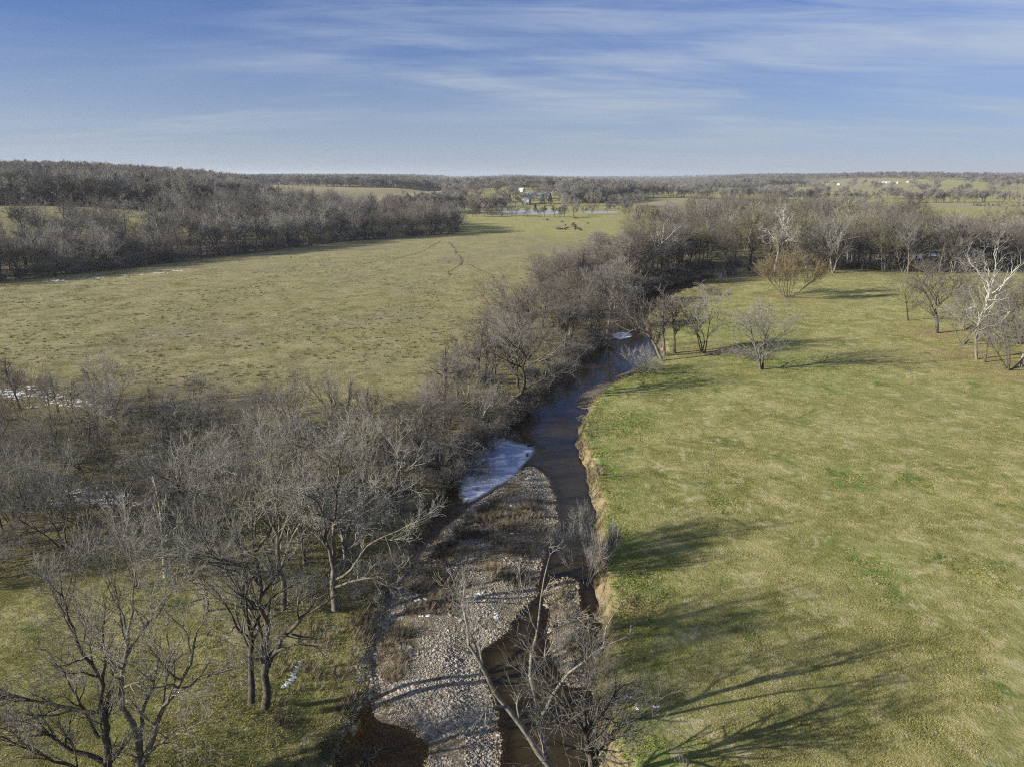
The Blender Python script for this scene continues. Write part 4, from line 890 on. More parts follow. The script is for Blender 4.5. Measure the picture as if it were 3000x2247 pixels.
def mass(name, label, meshes, pts, scl, rot, idx=None, kind='stuff', cat=None):
    """one object: pts (n,3), scl (n,3), rot (n,) about z"""
    coll = bpy.data.collections.new(name + '_kinds')
    for i, me in enumerate(meshes):
        coll.objects.link(bpy.data.objects.new(f'{name}_kind_{i:02d}', me))
    me = bpy.data.meshes.new(name); me.vertices.add(len(pts)); me.vertices.foreach_set('co', np.ascontiguousarray(pts, np.float32).ravel())
    a = me.attributes.new('scl', 'FLOAT_VECTOR', 'POINT'); a.data.foreach_set('vector', np.ascontiguousarray(scl, np.float32).ravel())
    rv = rot if getattr(rot, 'ndim', 1) == 2 else np.stack([0 * rot, 0 * rot, rot], 1)
    a = me.attributes.new('rot', 'FLOAT_VECTOR', 'POINT'); a.data.foreach_set('vector', np.ascontiguousarray(rv, np.float32).ravel())
    if idx is None: idx = np.random.default_rng(len(pts)).integers(0, len(meshes), len(pts))
    a = me.attributes.new('pick', 'INT', 'POINT'); a.data.foreach_set('value', np.ascontiguousarray(idx, np.int32))
    o = link(name, me)
    ng = bpy.data.node_groups.new(name, 'GeometryNodeTree')
    ng.interface.new_socket('Geometry', in_out='INPUT', socket_type='NodeSocketGeometry'); ng.interface.new_socket('Geometry', in_out='OUTPUT', socket_type='NodeSocketGeometry')
    N, L = ng.nodes, ng.links
    gi, go = N.new('NodeGroupInput'), N.new('NodeGroupOutput')
    ci = N.new('GeometryNodeCollectionInfo'); ci.inputs['Collection'].default_value = coll; ci.inputs['Separate Children'].default_value = True; ci.inputs['Reset Children'].default_value = True
    ip = N.new('GeometryNodeInstanceOnPoints'); ip.inputs['Pick Instance'].default_value = True
    L.new(gi.outputs[0], ip.inputs['Points']); L.new(ci.outputs[0], ip.inputs['Instance'])
    for nm, typ, sock in (('pick', 'INT', 'Instance Index'), ('scl', 'FLOAT_VECTOR', 'Scale'), ('rot', 'FLOAT_VECTOR', 'Rotation')):
        na = N.new('GeometryNodeInputNamedAttribute'); na.data_type = typ; na.inputs['Name'].default_value = nm
        out = [s for s in na.outputs if s.enabled and s.name == 'Attribute'][0]
        L.new(out, ip.inputs[sock])
    L.new(ip.outputs[0], go.inputs[0])
    md = o.modifiers.new('spread', 'NODES'); md.node_group = ng
    return tag(o, label, cat, None, kind)

def zed(p): return height(p[:, 0], p[:, 1], False)
def tree_mass(name, label, pts, hlo, hhi, seed, mats=('twig_grey', 'twig_pale', 'twig_far', 'twig_grey', 'twig_pale'), wide=(0.8, 1.15)):
    r = np.random.default_rng(seed); n = len(pts); h = r.uniform(hlo, hhi, n); wv_ = h * r.uniform(*wide, n)
    protos = [joined_proto(f'{name}_{i}', k, 'bark_grey', m) for i, (k, m) in enumerate(zip(['spread_f1', 'spread_f2', 'vase_f1', 'slender_f1', 'slender_f2'], mats))]
    return mass(name, label, protos, np.column_stack([pts, zed(pts) - 0.2]), np.column_stack([wv_, wv_, h]), r.uniform(0, 6.28, n), kind='stuff')

# hill wood: its front trees stand free, the rest is one mass
HILL = np.array([(-420, 400), (-318, 445), (-215, 458), (-180, 520), (-205, 610), (-248, 740), (-330, 900), (-760, 980), (-900, 700), (-640, 440)], float)
hf = scatter(np.array([(-345, 440), (-318, 445), (-215, 458), (-182, 520), (-200, 545), (-225, 480), (-330, 468), (-350, 460)], float), 30, 6.0, 91)
for i, p in enumerate(hf):
    r = np.random.default_rng(4000 + i)
    plant('hill_tree', r.choice(['spread_m1', 'spread_m2', 'spread_m3']), p[0], p[1], r.uniform(15, 20), r.uniform(0, 6.28), 'broad dark tree at the front of the hill wood behind the left field', 'tree', 'front trees of the hill wood', 'bark_dark', r.choice(['twig_far', 'twig_grey']), r.uniform(1.0, 1.25))
tree_mass('hill_forest', 'bare grey forest covering the left hill', scatter(HILL, 1900, 7.0, 92, lambda x, y: (np.abs(x) < 0.78 * y + 20)), 15, 22, 93, wide=(0.95, 1.3))

# belt continues back from the field wood towards the houses
tree_mass('back_forest', 'bare wood behind the field wood towards the farm', scatter(np.array([(-60, 560), (-110, 600), (-190, 520), (-215, 560), (-230, 700), (-180, 790), (-150, 700)], float), 170, 7, 94), 9, 14, 95)

# farm trees round the pond and the houses
FARM = px2([(1335, 632), (1400, 640), (1440, 632), (1450, 612), (1640, 606), (1660, 626), (1760, 622), (1870, 612), (1870, 600), (1740, 592), (1600, 580), (1330, 580), (1320, 610)], 0.0)
def free_of_pond(x, y):
    x, y = np.asarray(x), np.asarray(y); ok = (sdist(x, y, POND) > 2) & (sdist(x, y, POND2) > 2)
    for hx, hy, rr in HOUSE_SPOTS: ok &= np.hypot(x - hx, y - hy) > rr
    return ok
def AT(px, py, z): return P(px, py, z)
HOUSE_SPOTS = [(*AT(1435, 592, 3.5), 26), (*AT(1425, 600, 2), 20), (*AT(1412, 606, 1), 18), (*AT(1520, 562, 12), 26), (*AT(1560, 576, 8), 20), (*AT(1540, 588, 5), 16), (*AT(1572, 572, 9), 26), (*AT(1526, 558, 14), 18)]
for i, p in enumerate(scatter(FARM, 150, 9, 96, free_of_pond)):
    r = np.random.default_rng(4300 + i)
    plant('farm_tree', r.choice(['spread_f1', 'spread_f2', 'vase_f1']), p[0], p[1], r.uniform(10, 18), r.uniform(0, 6.28), 'bare tree among the farm houses and pond', 'tree', 'trees round the farm and pond', 'bark_dark', r.choice(['twig_far', 'twig_grey', 'twig_far']), r.uniform(0.9, 1.3))
POND_EDGE = [(1350, 627), (1372, 630), (1395, 636), (1420, 634), (1440, 636), (1470, 633), (1500, 633), (1512, 636), (1545, 635), (1580, 637), (1596, 637), (1625, 636), (1640, 640), (1655, 638), (1680, 634), (1710, 630), (1735, 631), (1780, 626), (1830, 623), (1845, 624)]
for i, (a, b) in enumerate(POND_EDGE):
    r = np.random.default_rng(4500 + i); x, y = P(a, b, 0.2)
    k = r.choice(['vase_f1', 'slender_f1', 'spread_f1']); hh = r.uniform(8, 14)
    plant('pond_tree', k, x, y, hh, r.uniform(0, 6.28), describe(k, 'bark_dark', 'twig_grey', hh, 11, 'before the left end of the pond' if a < 1445 else 'before the middle of the pond' if a < 1600 else 'before the right end of the pond' if a < 1690 else 'right of the frozen pond').replace('grey-twigged ', ''), 'tree', 'trees on the near pond side', 'bark_dark', r.choice(['twig_grey', 'twig_brown']), r.uniform(0.8, 1.2))
tree_mass('knoll_forest', 'dark round wooded knoll right of the farm', scatter(np.array([AT(1650, 602, 1), AT(1800, 602, 1), AT(1830, 596, 1), AT(1800, 590, 1), AT(1640, 586, 3)], float) * 1.0, 230, 6.5, 97), 16, 24, 98)

# tree lines across the far flat
for j, (line, n, lo, hi, lab, grp) in enumerate([([(1800, 597), (1950, 592), (2150, 593), (2350, 594), (2560, 595)], 75, 13, 19, 'bare tree in the line behind the pale stubble field', 'tree line behind the stubble field'),
                              ([(2640, 596), (2800, 594), (3050, 594)], 34, 12, 20, 'bare tree in the thin line behind the far herd', 'tree line behind the far herd'),
                              ([(2010, 622), (2040, 624), (2090, 622), (2110, 624)], 5, 9, 15, 'bare tree standing alone on the flat behind the river wood', 'lone trees on the flat')]):
    L_ = np.array([P(a, b, 0) for a, b in line]); s_ = np.r_[0, np.cumsum(np.hypot(*np.diff(L_, axis=0).T))]
    for i in range(n):
        r = np.random.default_rng(4700 + 200 * j + i); q = (i + r.uniform(0, 0.9)) / n * s_[-1]
        x, y = np.interp(q, s_, L_[:, 0]) + r.normal(0, 2), np.interp(q, s_, L_[:, 1]) + r.normal(0, 7)
        plant('line_tree', r.choice(['spread_f1', 'spread_f2', 'vase_f1', 'slender_f1', 'slender_f2']), x, y, r.uniform(lo, hi), r.uniform(0, 6.28), lab, 'tree', grp, 'bark_grey', r.choice(['twig_grey', 'twig_brown', 'twig_grey']), r.uniform(0.9, 1.2))

# far country: hedgerows, copses and ridges
r = np.random.default_rng(55); n = 36000
D_ = np.exp(r.uniform(math.log(640), math.log(9000), n)); a_ = r.uniform(-0.74, 0.74, n); X_, Y_ = D_ * a_ / np.hypot(1, a_), D_ / np.hypot(1, a_)
cov = 0.55 * vnoise(X_, Y_, 330, 61) + 0.40 * vnoise(X_, Y_, 120, 62) + 1.2 * sstep(2500, 3000, D_)
wd_ = sstep(-0.06, 0.03, a_) * sstep(0.46, 0.34, a_); cov += wd_ * 0.40                      # wooded flood plain
cov -= 0.42 * sstep(0.32, 0.42, a_) * (D_ < 2350)
cov += 0.15 * sstep(-0.02, -0.10, a_)
cov -= 3.0 * ((a_ > -0.075) & (a_ < 0.04) & (D_ < 1220)); cov -= 0.05 * (a_ < -0.075) * (D_ < 1300); cov -= 3.0 * (sdist(X_, Y_, HILL) < 8) + 3.0 * ((a_ > -0.32) & (D_ < 720)); cov -= 3.0 * ((a_ > 0.04) & (D_ < 1130)); cov -= 3.0 * (a_ < -0.31) * (D_ < 1300)
cov -= 0.42 * (np.hypot((X_ - 1180) / 420, (Y_ - 1850) / 330) < 1)                            # open hill pasture below the farm row
keep = (cov > 0.24) | ((r.random(len(cov)) < 0.035) & (D_ > 1150) & (a_ > 0.05))
fp = np.column_stack([X_, Y_])[keep]; D_ = D_[keep]
far_o = tree_mass('far_forest', 'far bare woods and hedgerows on the rolling hills', fp, 14, 22, 56, wide=(0.95, 1.5))

# ------------------------------------------------------------------ cattle
def cow_mesh(name, grazing):
    V_ = [(-.15, 0, 1.06), (-.78, 0, 1.12), (.55, 0, 1.08), (.92, 0, 1.16 if not grazing else .98), (1.2, 0, 1.36 if not grazing else .58), (1.52, 0, 1.14 if not grazing else .16), (-1.0, 0, 1.1), (-1.08, 0, .55)]
    R_ = [.43, .36, .37, .21, .16, .09, .05, .035]; E_ = [(0, 1), (0, 2), (2, 3), (3, 4), (4, 5), (1, 6), (6, 7)]
    for s in (-1, 1):
        b = len(V_)
        V_ += [(.55, .2 * s, .78), (.56, .2 * s, .42), (.58, .2 * s, .04), (-.72, .2 * s, .82), (-.86, .2 * s, .46), (-.78, .2 * s, .04), (1.16, .2 * s, 1.40 if not grazing else .66)]
        R_ += [.15, .075, .07, .18, .08, .07, .05]; E_ += [(2, b), (b, b + 1), (b + 1, b + 2), (1, b + 3), (b + 3, b + 4), (b + 4, b + 5), (4, b + 6)]
    me = bpy.data.meshes.new(name + '_bones'); me.from_pydata(V_, E_, []); o = bpy.data.objects.new(name + '_bones', me); C.objects.link(o)
    o.modifiers.new('skin', 'SKIN'); sv = me.skin_vertices[0].data
    for i, q in enumerate(R_): sv[i].radius = (q * 0.85, q) if i < 3 else (q, q); sv[i].use_root = (i == 0)
    sb = o.modifiers.new('sub', 'SUBSURF'); sb.levels = 1; sb.render_levels = 1
    dg = bpy.context.evaluated_depsgraph_get(); out = bpy.data.meshes.new_from_object(o.evaluated_get(dg)); out.name = name
    bpy.data.objects.remove(o); return out
M['hide'] = plain('black_hide', (0.012, 0.010, 0.009), 0.7, 0.4, 4.0)
M['hide_red'] = plain('red_hide', (0.055, 0.018, 0.010), 0.7, 0.4, 4.0)
cow_g, cow_s = cow_mesh('cow_grazing', True), cow_mesh('cow_standing', False)
def cow(px, py, rz, graze, lab, grp, z=0.0, mat='hide', s=1.0):
    x, y = P(px, py, z); me = cow_g if graze else cow_s; zz_ = H1(x, y); x, y = P(px, py, zz_)
    o = link('cow', me); o.location = (x, y, H1(x, y) - 0.02); o.rotation_euler = (0, 0, rz); o.scale = (s, s, s)
    if not len(me.materials): me.materials.append(M['hide'])
    o.material_slots[0].link = 'OBJECT'; o.material_slots[0].material = M[mat]
    return tag(o, lab, 'cow', grp)
cg = 'black cattle on the middle pasture'
for a, b, rz, gr, lab, mt in [(1603, 647, .5, 1, 'black cow alone on the left of the middle herd', 'hide'), (1647, 653, 2.8, 1, 'small black cow above the herds left end', 'hide'), (1683, 643, 0, 1, 'left cow of the pair nearest the pond', 'hide'), (1689, 643, 3.1, 0, 'right cow of the pair nearest the pond', 'hide'),
                       (1722, 658, 2.6, 1, 'black cow alone on the right of the middle herd', 'hide'), (1680, 659, .3, 0, 'topmost cow of the tight middle group', 'hide'), (1677, 663, 2.0, 1, 'left cow of the tight middle group', 'hide'), (1684, 664, .4, 1, 'right cow of the tight middle group', 'hide'),
                       (1656, 664, 1.4, 0, 'black cow seen end-on above the left row', 'hide'), (1633, 674, 0, 1, 'leftmost cow of the row of grazing cattle', 'hide'), (1640, 674, .1, 1, 'second cow of the row of grazing cattle', 'hide_red'), (1645, 675, 3.1, 0, 'third cow of the row of grazing cattle', 'hide'),
                       (1655, 675, .6, 1, 'cow facing away at the rows right end', 'hide'), (1661, 673, 0, 0, 'black cow just right of the grazing row', 'hide'), (1685, 669, .2, 0, 'upper cow of the thick right cluster', 'hide'), (1690, 674, 3.0, 0, 'middle cow of the thick right cluster', 'hide'),
                       (1686, 675, 1.0, 0, 'left cow of the thick right cluster', 'hide'), (1697, 675, 0, 0, 'lower cow of the thick right cluster', 'hide'), (1703, 678, 2.2, 1, 'rightmost cow of the thick right cluster', 'hide'), (1890, 662, 1.2, 1, 'lone black cow near the river wood top', 'hide')]:
    cow(a, b, rz, gr, lab, cg, 0, mt)
r = np.random.default_rng(66)
for i in range(46):
    cow(r.uniform(2840, 3010), r.uniform(599, 607), r.uniform(0, 6.28), r.random() < .6, 'black cow of the far herd on the right flat', 'far black herd', 0.0, 'hide', r.uniform(0.9, 1.15))

# ------------------------------------------------------------------ farm buildings
M['white_wall'] = plain('white_wall', (0.62, 0.61, 0.58), 0.7, 0.05)
M['grey_wall'] = plain('grey_wall', (0.33, 0.34, 0.35), 0.8, 0.08)
M['tan_brick'] = plain('tan_brick', (0.42, 0.24, 0.13), 0.85, 0.12)
M['dark_roof'] = plain('dark_roof', (0.055, 0.05, 0.05), 0.85, 0.2)
M['metal_roof'] = plain('metal_roof', (0.36, 0.42, 0.52), 0.4, 0.08)
M['red_wall'] = plain('red_wall', (0.30, 0.085, 0.06), 0.8, 0.1)
M['glass_dark'] = plain('glass_dark', (0.03, 0.035, 0.045), 0.15, 0.1, spec=0.6)
M['door_paint'] = plain('door_paint', (0.16, 0.12, 0.09), 0.6, 0.1)
def gable(name, loc, rz, w_, d_, h_, rise, wall, roof, label, cat, group=None, over=0.4, chimney=None, nwin=3, end_wall=None):
    """ridge along local x; w_ long side, d_ depth"""
    o = tag(empty(name, loc, rz), label, cat, group); x, y = w_ / 2, d_ / 2
    MB().add([(-x, -y, 0), (x, -y, 0), (x, y, 0), (-x, y, 0), (-x, -y, h_), (x, -y, h_), (x, y, h_), (-x, y, h_), (-x, 0, h_ + rise), (x, 0, h_ + rise)],
             [(0, 1, 5, 4), (2, 3, 7, 6), (1, 2, 6, 9, 5), (3, 0, 4, 8, 7), (0, 3, 2, 1)]).build('wall', M[wall], o)
    X, Y, t = x + over, y + over, 0.18; dz = -rise * over / y
    ro = MB(); ro.add([(-X, -Y, h_ + dz), (X, -Y, h_ + dz), (X, 0, h_ + rise), (-X, 0, h_ + rise), (-X, Y, h_ + dz), (X, Y, h_ + dz), (-X, -Y, h_ + dz + t), (X, -Y, h_ + dz + t), (X, 0, h_ + rise + t), (-X, 0, h_ + rise + t), (-X, Y, h_ + dz + t), (X, Y, h_ + dz + t)],
           [(6, 7, 8, 9), (9, 8, 11, 10), (0, 3, 2, 1), (3, 4, 5, 2), (0, 1, 7, 6), (4, 10, 11, 5), (1, 2, 8, 7), (2, 5, 11, 8), (0, 6, 9, 3), (3, 9, 10, 4)])
    rf = ro.build('roof', M[roof], o)
    if chimney: cx = chimney[0]; MB().box(cx - .5, cx + .5, -.45, .45, h_ + rise * .6, h_ + rise + 1.3).build('chimney', M[chimney[1]], rf)
    if end_wall: MB().add([(-x - .06, -y - .02, 0), (-x - .06, y + .02, 0), (-x - .06, y + .02, h_), (-x - .06, 0, h_ + rise - .05), (-x - .06, -y - .02, h_), (-x - .01, -y - .02, 0), (-x - .01, y + .02, 0), (-x - .01, y + .02, h_), (-x - .01, 0, h_ + rise - .05), (-x - .01, -y - .02, h_)],
                        [(0, 4, 3, 2, 1), (0, 1, 6, 5), (1, 2, 7, 6), (2, 3, 8, 7), (3, 4, 9, 8), (4, 0, 5, 9)]).build('end_wall', M[end_wall], o)
    for i in range(nwin):
        cx = -x + (i + 0.5) * w_ / nwin
        if i == nwin // 2: MB().box(cx - .5, cx + .5, -y - .05, -y - .003, .02, 2.1).build('door', M['door_paint'], o)
        else: MB().box(cx - .6, cx + .6, -y - .05, -y - .003, h_ * .38, h_ * .38 + 1.2).build('window', M['glass_dark'], o)
    return o
def site(px, py, y):
    x, _ = Q(px, py, y); return (x, y, H1(x, y) - 0.1)
gable('white_shed', site(1526, 556, 1105), R(-35), 11, 7.5, 3.4, 1.8, 'white_wall', 'white_wall', 'bright white gabled shed on the tan rise behind the farm', 'shed', nwin=3)
gable('long_barn', site(1578, 566, 985), R(4), 34, 14, 4.5, 4.0, 'grey_wall', 'metal_roof', 'long barn with blue-grey metal roof', 'barn', nwin=4)
gable('grey_house', site(1541, 580, 905), R(80), 15, 10, 6, 4.5, 'grey_wall', 'metal_roof', 'grey gabled house in front of the long barn', 'house', nwin=3)
gable('brick_house', site(1440, 588, 860), R(36), 34, 14, 4.2, 6.0, 'dark_wall' if 'dark_wall' in M else 'door_paint', 'dark_roof', 'wide house with dark roof and tan brick gable', 'house', chimney=(-16.5, 'tan_brick'), nwin=6, end_wall='tan_brick')
gable('small_shed', site(1062, 548, 930), R(-20), 8, 6, 3, 1.6, 'white_wall', 'metal_roof', 'small white shed among trees left of the farm', 'shed', nwin=2)
gable('small_shed', site(1470, 575, 930), R(-20), 10, 7, 3.4, 1.8, 'white_wall', 'metal_roof', 'small pale shed between the brick house and grey house', 'shed', nwin=2)
for i, (a, b, yy, w_, rf, wl, lab) in enumerate([(2570, 532, 2200, 22, 'white_wall', 'white_wall', 'leftmost white farm building on the far right hill'), (2590, 530, 2230, 14, 'metal_roof', 'white_wall', 'small white building right of the leftmost hill farm'), (2602, 531, 2210, 20, 'white_wall', 'white_wall', 'third white building on the far right hill'),
                                         (2633, 530, 2200, 14, 'metal_roof', 'white_wall', 'white building in the middle of the hill row'), (2662, 528, 2230, 18, 'metal_roof', 'grey_wall', 'grey barn at the right of the hill row'), (2458, 533, 2150, 18, 'white_wall', 'white_wall', 'white barn alone on the hill left of the row'), (2752, 530, 2150, 16, 'red_wall', 'red_wall', 'low red barn at the right hill wood'), (2425, 532, 2200, 12, 'metal_roof', 'white_wall', 'tiny pale shed left of the lone hill barn')]):
    gable('hill_building', site(a, b, yy), R(-30 + 17 * i), w_ * .62, w_ * .4, 3.6, 2.0, wl, rf, lab, 'farm building', None, nwin=3)
# dark evergreens by the farm
def evergreen(px, py, ht, lab, y=None):
    x, yv = P(px, py, 3.0); z = H1(x, yv); r = np.random.default_rng(int(px)); o = tag(empty('evergreen_tree', (x, yv, z)), lab, 'tree')
    n = 900; t = r.random(n) ** 0.7; rad = (1 - t) ** 0.8 * ht * 0.30 * np.sqrt(r.uniform(.3, 1, n)); a = r.uniform(0, 6.28, n)
    c = np.column_stack([rad * np.cos(a), rad * np.sin(a), ht * (.08 + .92 * t)]); s = ht * 0.045
    d1 = unit(r.normal(0, 1, (n, 3))) * s; d2 = unit(r.normal(0, 1, (n, 3))) * s
    v = np.stack([c + d1, c + d2, c - d1], 1).reshape(-1, 3)
    link('crown', mesh_arrays('evergreen_crown', v, None, np.arange(3 * n).reshape(-1, 3), smooth=False), o, M['needles'])
    tv, tq = tubes(np.array([[[0, 0, -.2], [0, 0, ht * .4], [0, 0, ht * .9]]]), np.array([[.3, .2, .05]]), 6); link('trunk', mesh_arrays('evergreen_trunk', tv, tq), o, M['bark_dark'])
M['needles'] = plain('needles', (0.022, 0.040, 0.020), 0.8, 0.4, 1.0)
for a, b, h_, lab in [(1494, 597, 11, 'dark round evergreen right of the brick house'), (1568, 612, 9, 'dark narrow evergreen above the pond'), (1590, 598, 12, 'left of the dark evergreens in front of the long barn'), (1612, 598, 13, 'right of the dark evergreens in front of the long barn'), (1355, 572, 14, 'dark evergreen left of the brick house'), (1865, 617, 5, 'small dark cedar on the far flat')]: evergreen(a, b, h_, lab)

# ------------------------------------------------------------------ ground cover
def drape(px_list, width, name, label, mat, lift=0.05):
    pl = np.array([P(a, b, 0) for a, b in px_list]); s = np.r_[0, np.cumsum(np.hypot(*np.diff(pl, axis=0).T))]; q = np.linspace(0, s[-1], int(s[-1] / 2.0) + 2)
    c = np.column_stack([np.interp(q, s, pl[:, 0]), np.interp(q, s, pl[:, 1])]); c += np.column_stack([vnoise(q, q * 0 + 3, 5, 9), vnoise(q, q * 0 + 9, 4, 10)]) * 0.7
    t = np.gradient(c, axis=0); t /= np.linalg.norm(t, axis=1)[:, None]; nrm = np.column_stack([-t[:, 1], t[:, 0]]); wd = width * 0.65 * (0.7 + 0.4 * vnoise(q, q * 0 + 5, 6, 12))[:, None]
    rows = [c + nrm * wd * k for k in (-.5, 0, .5)]; v = np.concatenate([np.column_stack([r_, height(r_[:, 0], r_[:, 1]) + lift]) for r_ in rows]); n = len(q)
    f = [(i + k * n, i + 1 + k * n, i + 1 + (k + 1) * n, i + (k + 1) * n) for k in (0, 1) for i in range(n - 1)]
    return tag(link(name, mesh_arrays(name, v, f), None, mat), label, None, None, 'structure')
M['trail'] = plain('trail_earth', (0.17, 0.115, 0.062), 0.95, 0.3, 0.6)
M['trail_dark'] = plain('trail_dark', (0.15, 0.122, 0.072), 0.95, 0.3, 0.6)
drape([(1312, 712), (1322, 722), (1335, 735), (1333, 745), (1347, 757), (1354, 772), (1345, 782)], 1.6, 'cattle_path', 'dark worn cattle path winding from the wood corner', M['trail_dark'], .12)
drape([(1352, 770), (1375, 780), (1410, 797), (1440, 808), (1475, 816), (1510, 822)], 0.9, 'cattle_path', 'reddish cattle path running right across the field', M['trail'], .10)
drape([(1390, 842), (1402, 856), (1420, 876), (1442, 898)], 0.7, 'cattle_path', 'short straight cattle path in the middle of the field', M['trail'], .08)
drape([(1345, 782), (1325, 793), (1312, 800), (1318, 812)], 0.6, 'cattle_path', 'faint path stub branching left', M['trail'], .08)
drape([(1290, 708), (1240, 738), (1180, 755), (1100, 770), (1020, 785)], 0.8, 'cattle_path', 'faint cattle path curving left below the wood', M['trail_dark'], .10)

# stones of the gravel bar
def stone_mesh(name, seed, mat):
    r = np.random.default_rng(seed); bm = bmesh.new(); bmesh.ops.create_icosphere(bm, subdivisions=1, radius=0.5)
    for v in bm.verts: v.co *= r.uniform(.75, 1.15); v.co.z *= .55; v.co.x *= 1.25
    me = bpy.data.meshes.new(name); bm.to_mesh(me); bm.free(); me.materials.append(mat); return me
def stone_mat(name, c):
    m, t, out = new_mat(name); rnd = t.node('ShaderNodeObjectInfo').outputs['Random']
    cc = t.mix(rnd, col(*[v * .6 for v in c]), col(*[min(.72, v * 1.35) for v in c]))
    zz_ = t.node('ShaderNodeSeparateXYZ', {0: t.node('ShaderNodeNewGeometry').outputs['Position']}).outputs[2]
    cc = t.mix(t.ramp(zz_, -2.05, -1.93, 1, 0), cc, t.mix(1.0, cc, col(1.3, .95, .42), 'MULTIPLY'))
    b = t.node('ShaderNodeBsdfPrincipled', {'Base Color': cc, 'Roughness': 0.85}); t.l.new(b.outputs[0], out.inputs[0]); return m
SM = [stone_mat('stone_a', (.30, .27, .22)), stone_mat('stone_b', (.235, .195, .14)), stone_mat('stone_c', (.36, .335, .29))]
stones = [stone_mesh(f'stone_{i}', 700 + i, SM[i % 3]) for i in range(6)]
r = np.random.default_rng(77)
lo, hi = GRAV1.min(0) - 2, GRAV1.max(0) + 2
c = r.uniform(lo, hi, (330000, 2)); g1 = np.minimum(sdist(c[:, 0], c[:, 1], GRAV1), sdist(c[:, 0], c[:, 1], GRAV2)); z_ = height(c[:, 0], c[:, 1])
wd = np.clip(np.exp(-(((c[:, 0] - wx) / 5) ** 2 + ((c[:, 1] - wy) / 10) ** 2)) * 1.2, 0, .85)
wd = np.maximum(wd, .8 * (sdist(c[:, 0], c[:, 1], GRAV2) < .2))
wx3, wy3 = P(1290, 1740, -1.6); wd = np.maximum(wd, np.clip(1.25 * np.exp(-(((c[:, 0] - wx3) / 3.2) ** 2 + ((c[:, 1] - wy3) / 6.5) ** 2)), 0, .93)); wd = np.maximum(wd, np.clip(1.2 * np.exp(-(((c[:, 0] - wx) / 4.5) ** 2 + ((c[:, 1] - wy) / 9) ** 2)), 0, .93))
k_ = (g1 < 0.8) & (z_ < -1.25) & (r.random(len(c)) > wd) & (c[:, 1] < 90) & (vnoise(c[:, 0], c[:, 1], 1.7, 51) + .7 * vnoise(c[:, 0], c[:, 1], .7, 52) > -.62)
c, z_ = c[k_], z_[k_]; s_ = np.clip(r.lognormal(math.log(.064), .5, len(c)) * (1 + .55 * vnoise(c[:, 0], c[:, 1], 2.6, 47) + .3 * vnoise(c[:, 0], c[:, 1], .9, 48)), .03, .34)
mass('gravel', 'pale stones of the gravel bar in the creek bend', stones, np.column_stack([c, z_ + s_ * .12]), np.column_stack([s_, s_, s_]), np.column_stack([r.uniform(-.3, .3, len(c)), r.uniform(-.3, .3, len(c)), r.uniform(0, 6.28, len(c))]))

M['tussock'] = plain('tussock_brown', (.125, .11, .062), .95, .3, 1.0)
# grass tufts
def tuft_mat(name, tone):
    m, t, out = new_mat(name); g_ = t.node('ShaderNodeNewGeometry'); c_, *_ = pasture(t, g_.outputs['Position'])
    rnd = t.node('ShaderNodeObjectInfo').outputs['Random']
    c_ = t.mix(t.math('MULTIPLY', rnd, .40), c_, col(*tone))
    c_ = t.mix(1.0, c_, col(1.22, 1.22, 1.18), 'MULTIPLY')
    d = t.node('ShaderNodeBsdfDiffuse', {0: c_}); tl = t.node('ShaderNodeBsdfTranslucent', {0: c_})
    mx = t.node('ShaderNodeMixShader', {0: .25, 1: d.outputs[0], 2: tl.outputs[0]}); t.l.new(mx.outputs[0], out.inputs[0]); return m
def tuft_mesh(name, seed, nb, hgt, rad, lean, mat, wide=.018, clumps=0, spread=0.0):
    r = np.random.default_rng(seed); v, f = [], []
    cen = [(0.0, 0.0, 1.0)] if not clumps else [(spread * math.sqrt(r.random()) * math.cos(t), spread * math.sqrt(r.random()) * math.sin(t), r.uniform(.5, 1.3)) for t in r.uniform(0, 6.28, clumps)]
    for ox, oy, k0 in cen:
        for i in range(nb):
            a = r.uniform(0, 6.28); q = rad * math.sqrt(r.random()); b = np.array([ox + q * math.cos(a), oy + q * math.sin(a), -.02]); h_ = hgt * k0 * r.uniform(.5, 1.2)
            d = np.array([math.cos(a) * lean * r.uniform(.3, 1.3), math.sin(a) * lean * r.uniform(.3, 1.3), 1.0]) * h_; s = np.array([-math.sin(a + .8), math.cos(a + .8), 0]) * wide
            k = len(v); v += [b - s, b + s, b + d * .55 + s * .7, b + d * .55 - s * .7, b + d * np.array([1.25, 1.25, .95])]; f += [(k, k + 1, k + 2, k + 3), (k + 3, k + 2, k + 4)]
    me = bpy.data.meshes.new(name); me.from_pydata([tuple(p) for p in v], [], f); me.materials.append(mat); me.update(); return me
TM = [tuft_mat('grass_olive', (.15, .155, .052)), tuft_mat('grass_tan', (.34, .305, .17)), tuft_mat('grass_green', (.115, .21, .03))]
tufts = [tuft_mesh(f'tuft_{i}', 800 + i, 9, .075, .11, 1.0, TM[i % 2], .013, 26, 1.05) for i in range(6)]
r = np.random.default_rng(78)
n = 62000; yv = 30 + 330 * r.random(n) ** 1.9; xv = yv * r.uniform(-.98, .80, n)
z_ = height(xv, yv); inlow = (z_ > np.where(xv < .1 * yv - 4, -1.7, -.9)) & (sdist(xv, yv, CHAN) > 1.0) & (belt_depth(xv, yv) < 3)
cl_ = vnoise(xv, yv, 2.8, 41) + .6 * vnoise(xv, yv, 9, 42) + r.normal(0, .5, n)
k_ = inlow & (cl_ > -.55) & (r.random(n) > sstep(150, 360, yv)); xv, yv, z_, cl_ = xv[k_], yv[k_], z_[k_], cl_[k_]
s_ = r.uniform(.7, 1.2, len(xv)) * (0.85 + yv / 200)
mass('grass', 'short tufted winter pasture grass', tufts, np.column_stack([xv, yv, z_]), np.column_stack([s_, s_, s_ * r.uniform(.6, 1.2, len(xv))]), r.uniform(0, 6.28, len(xv)))
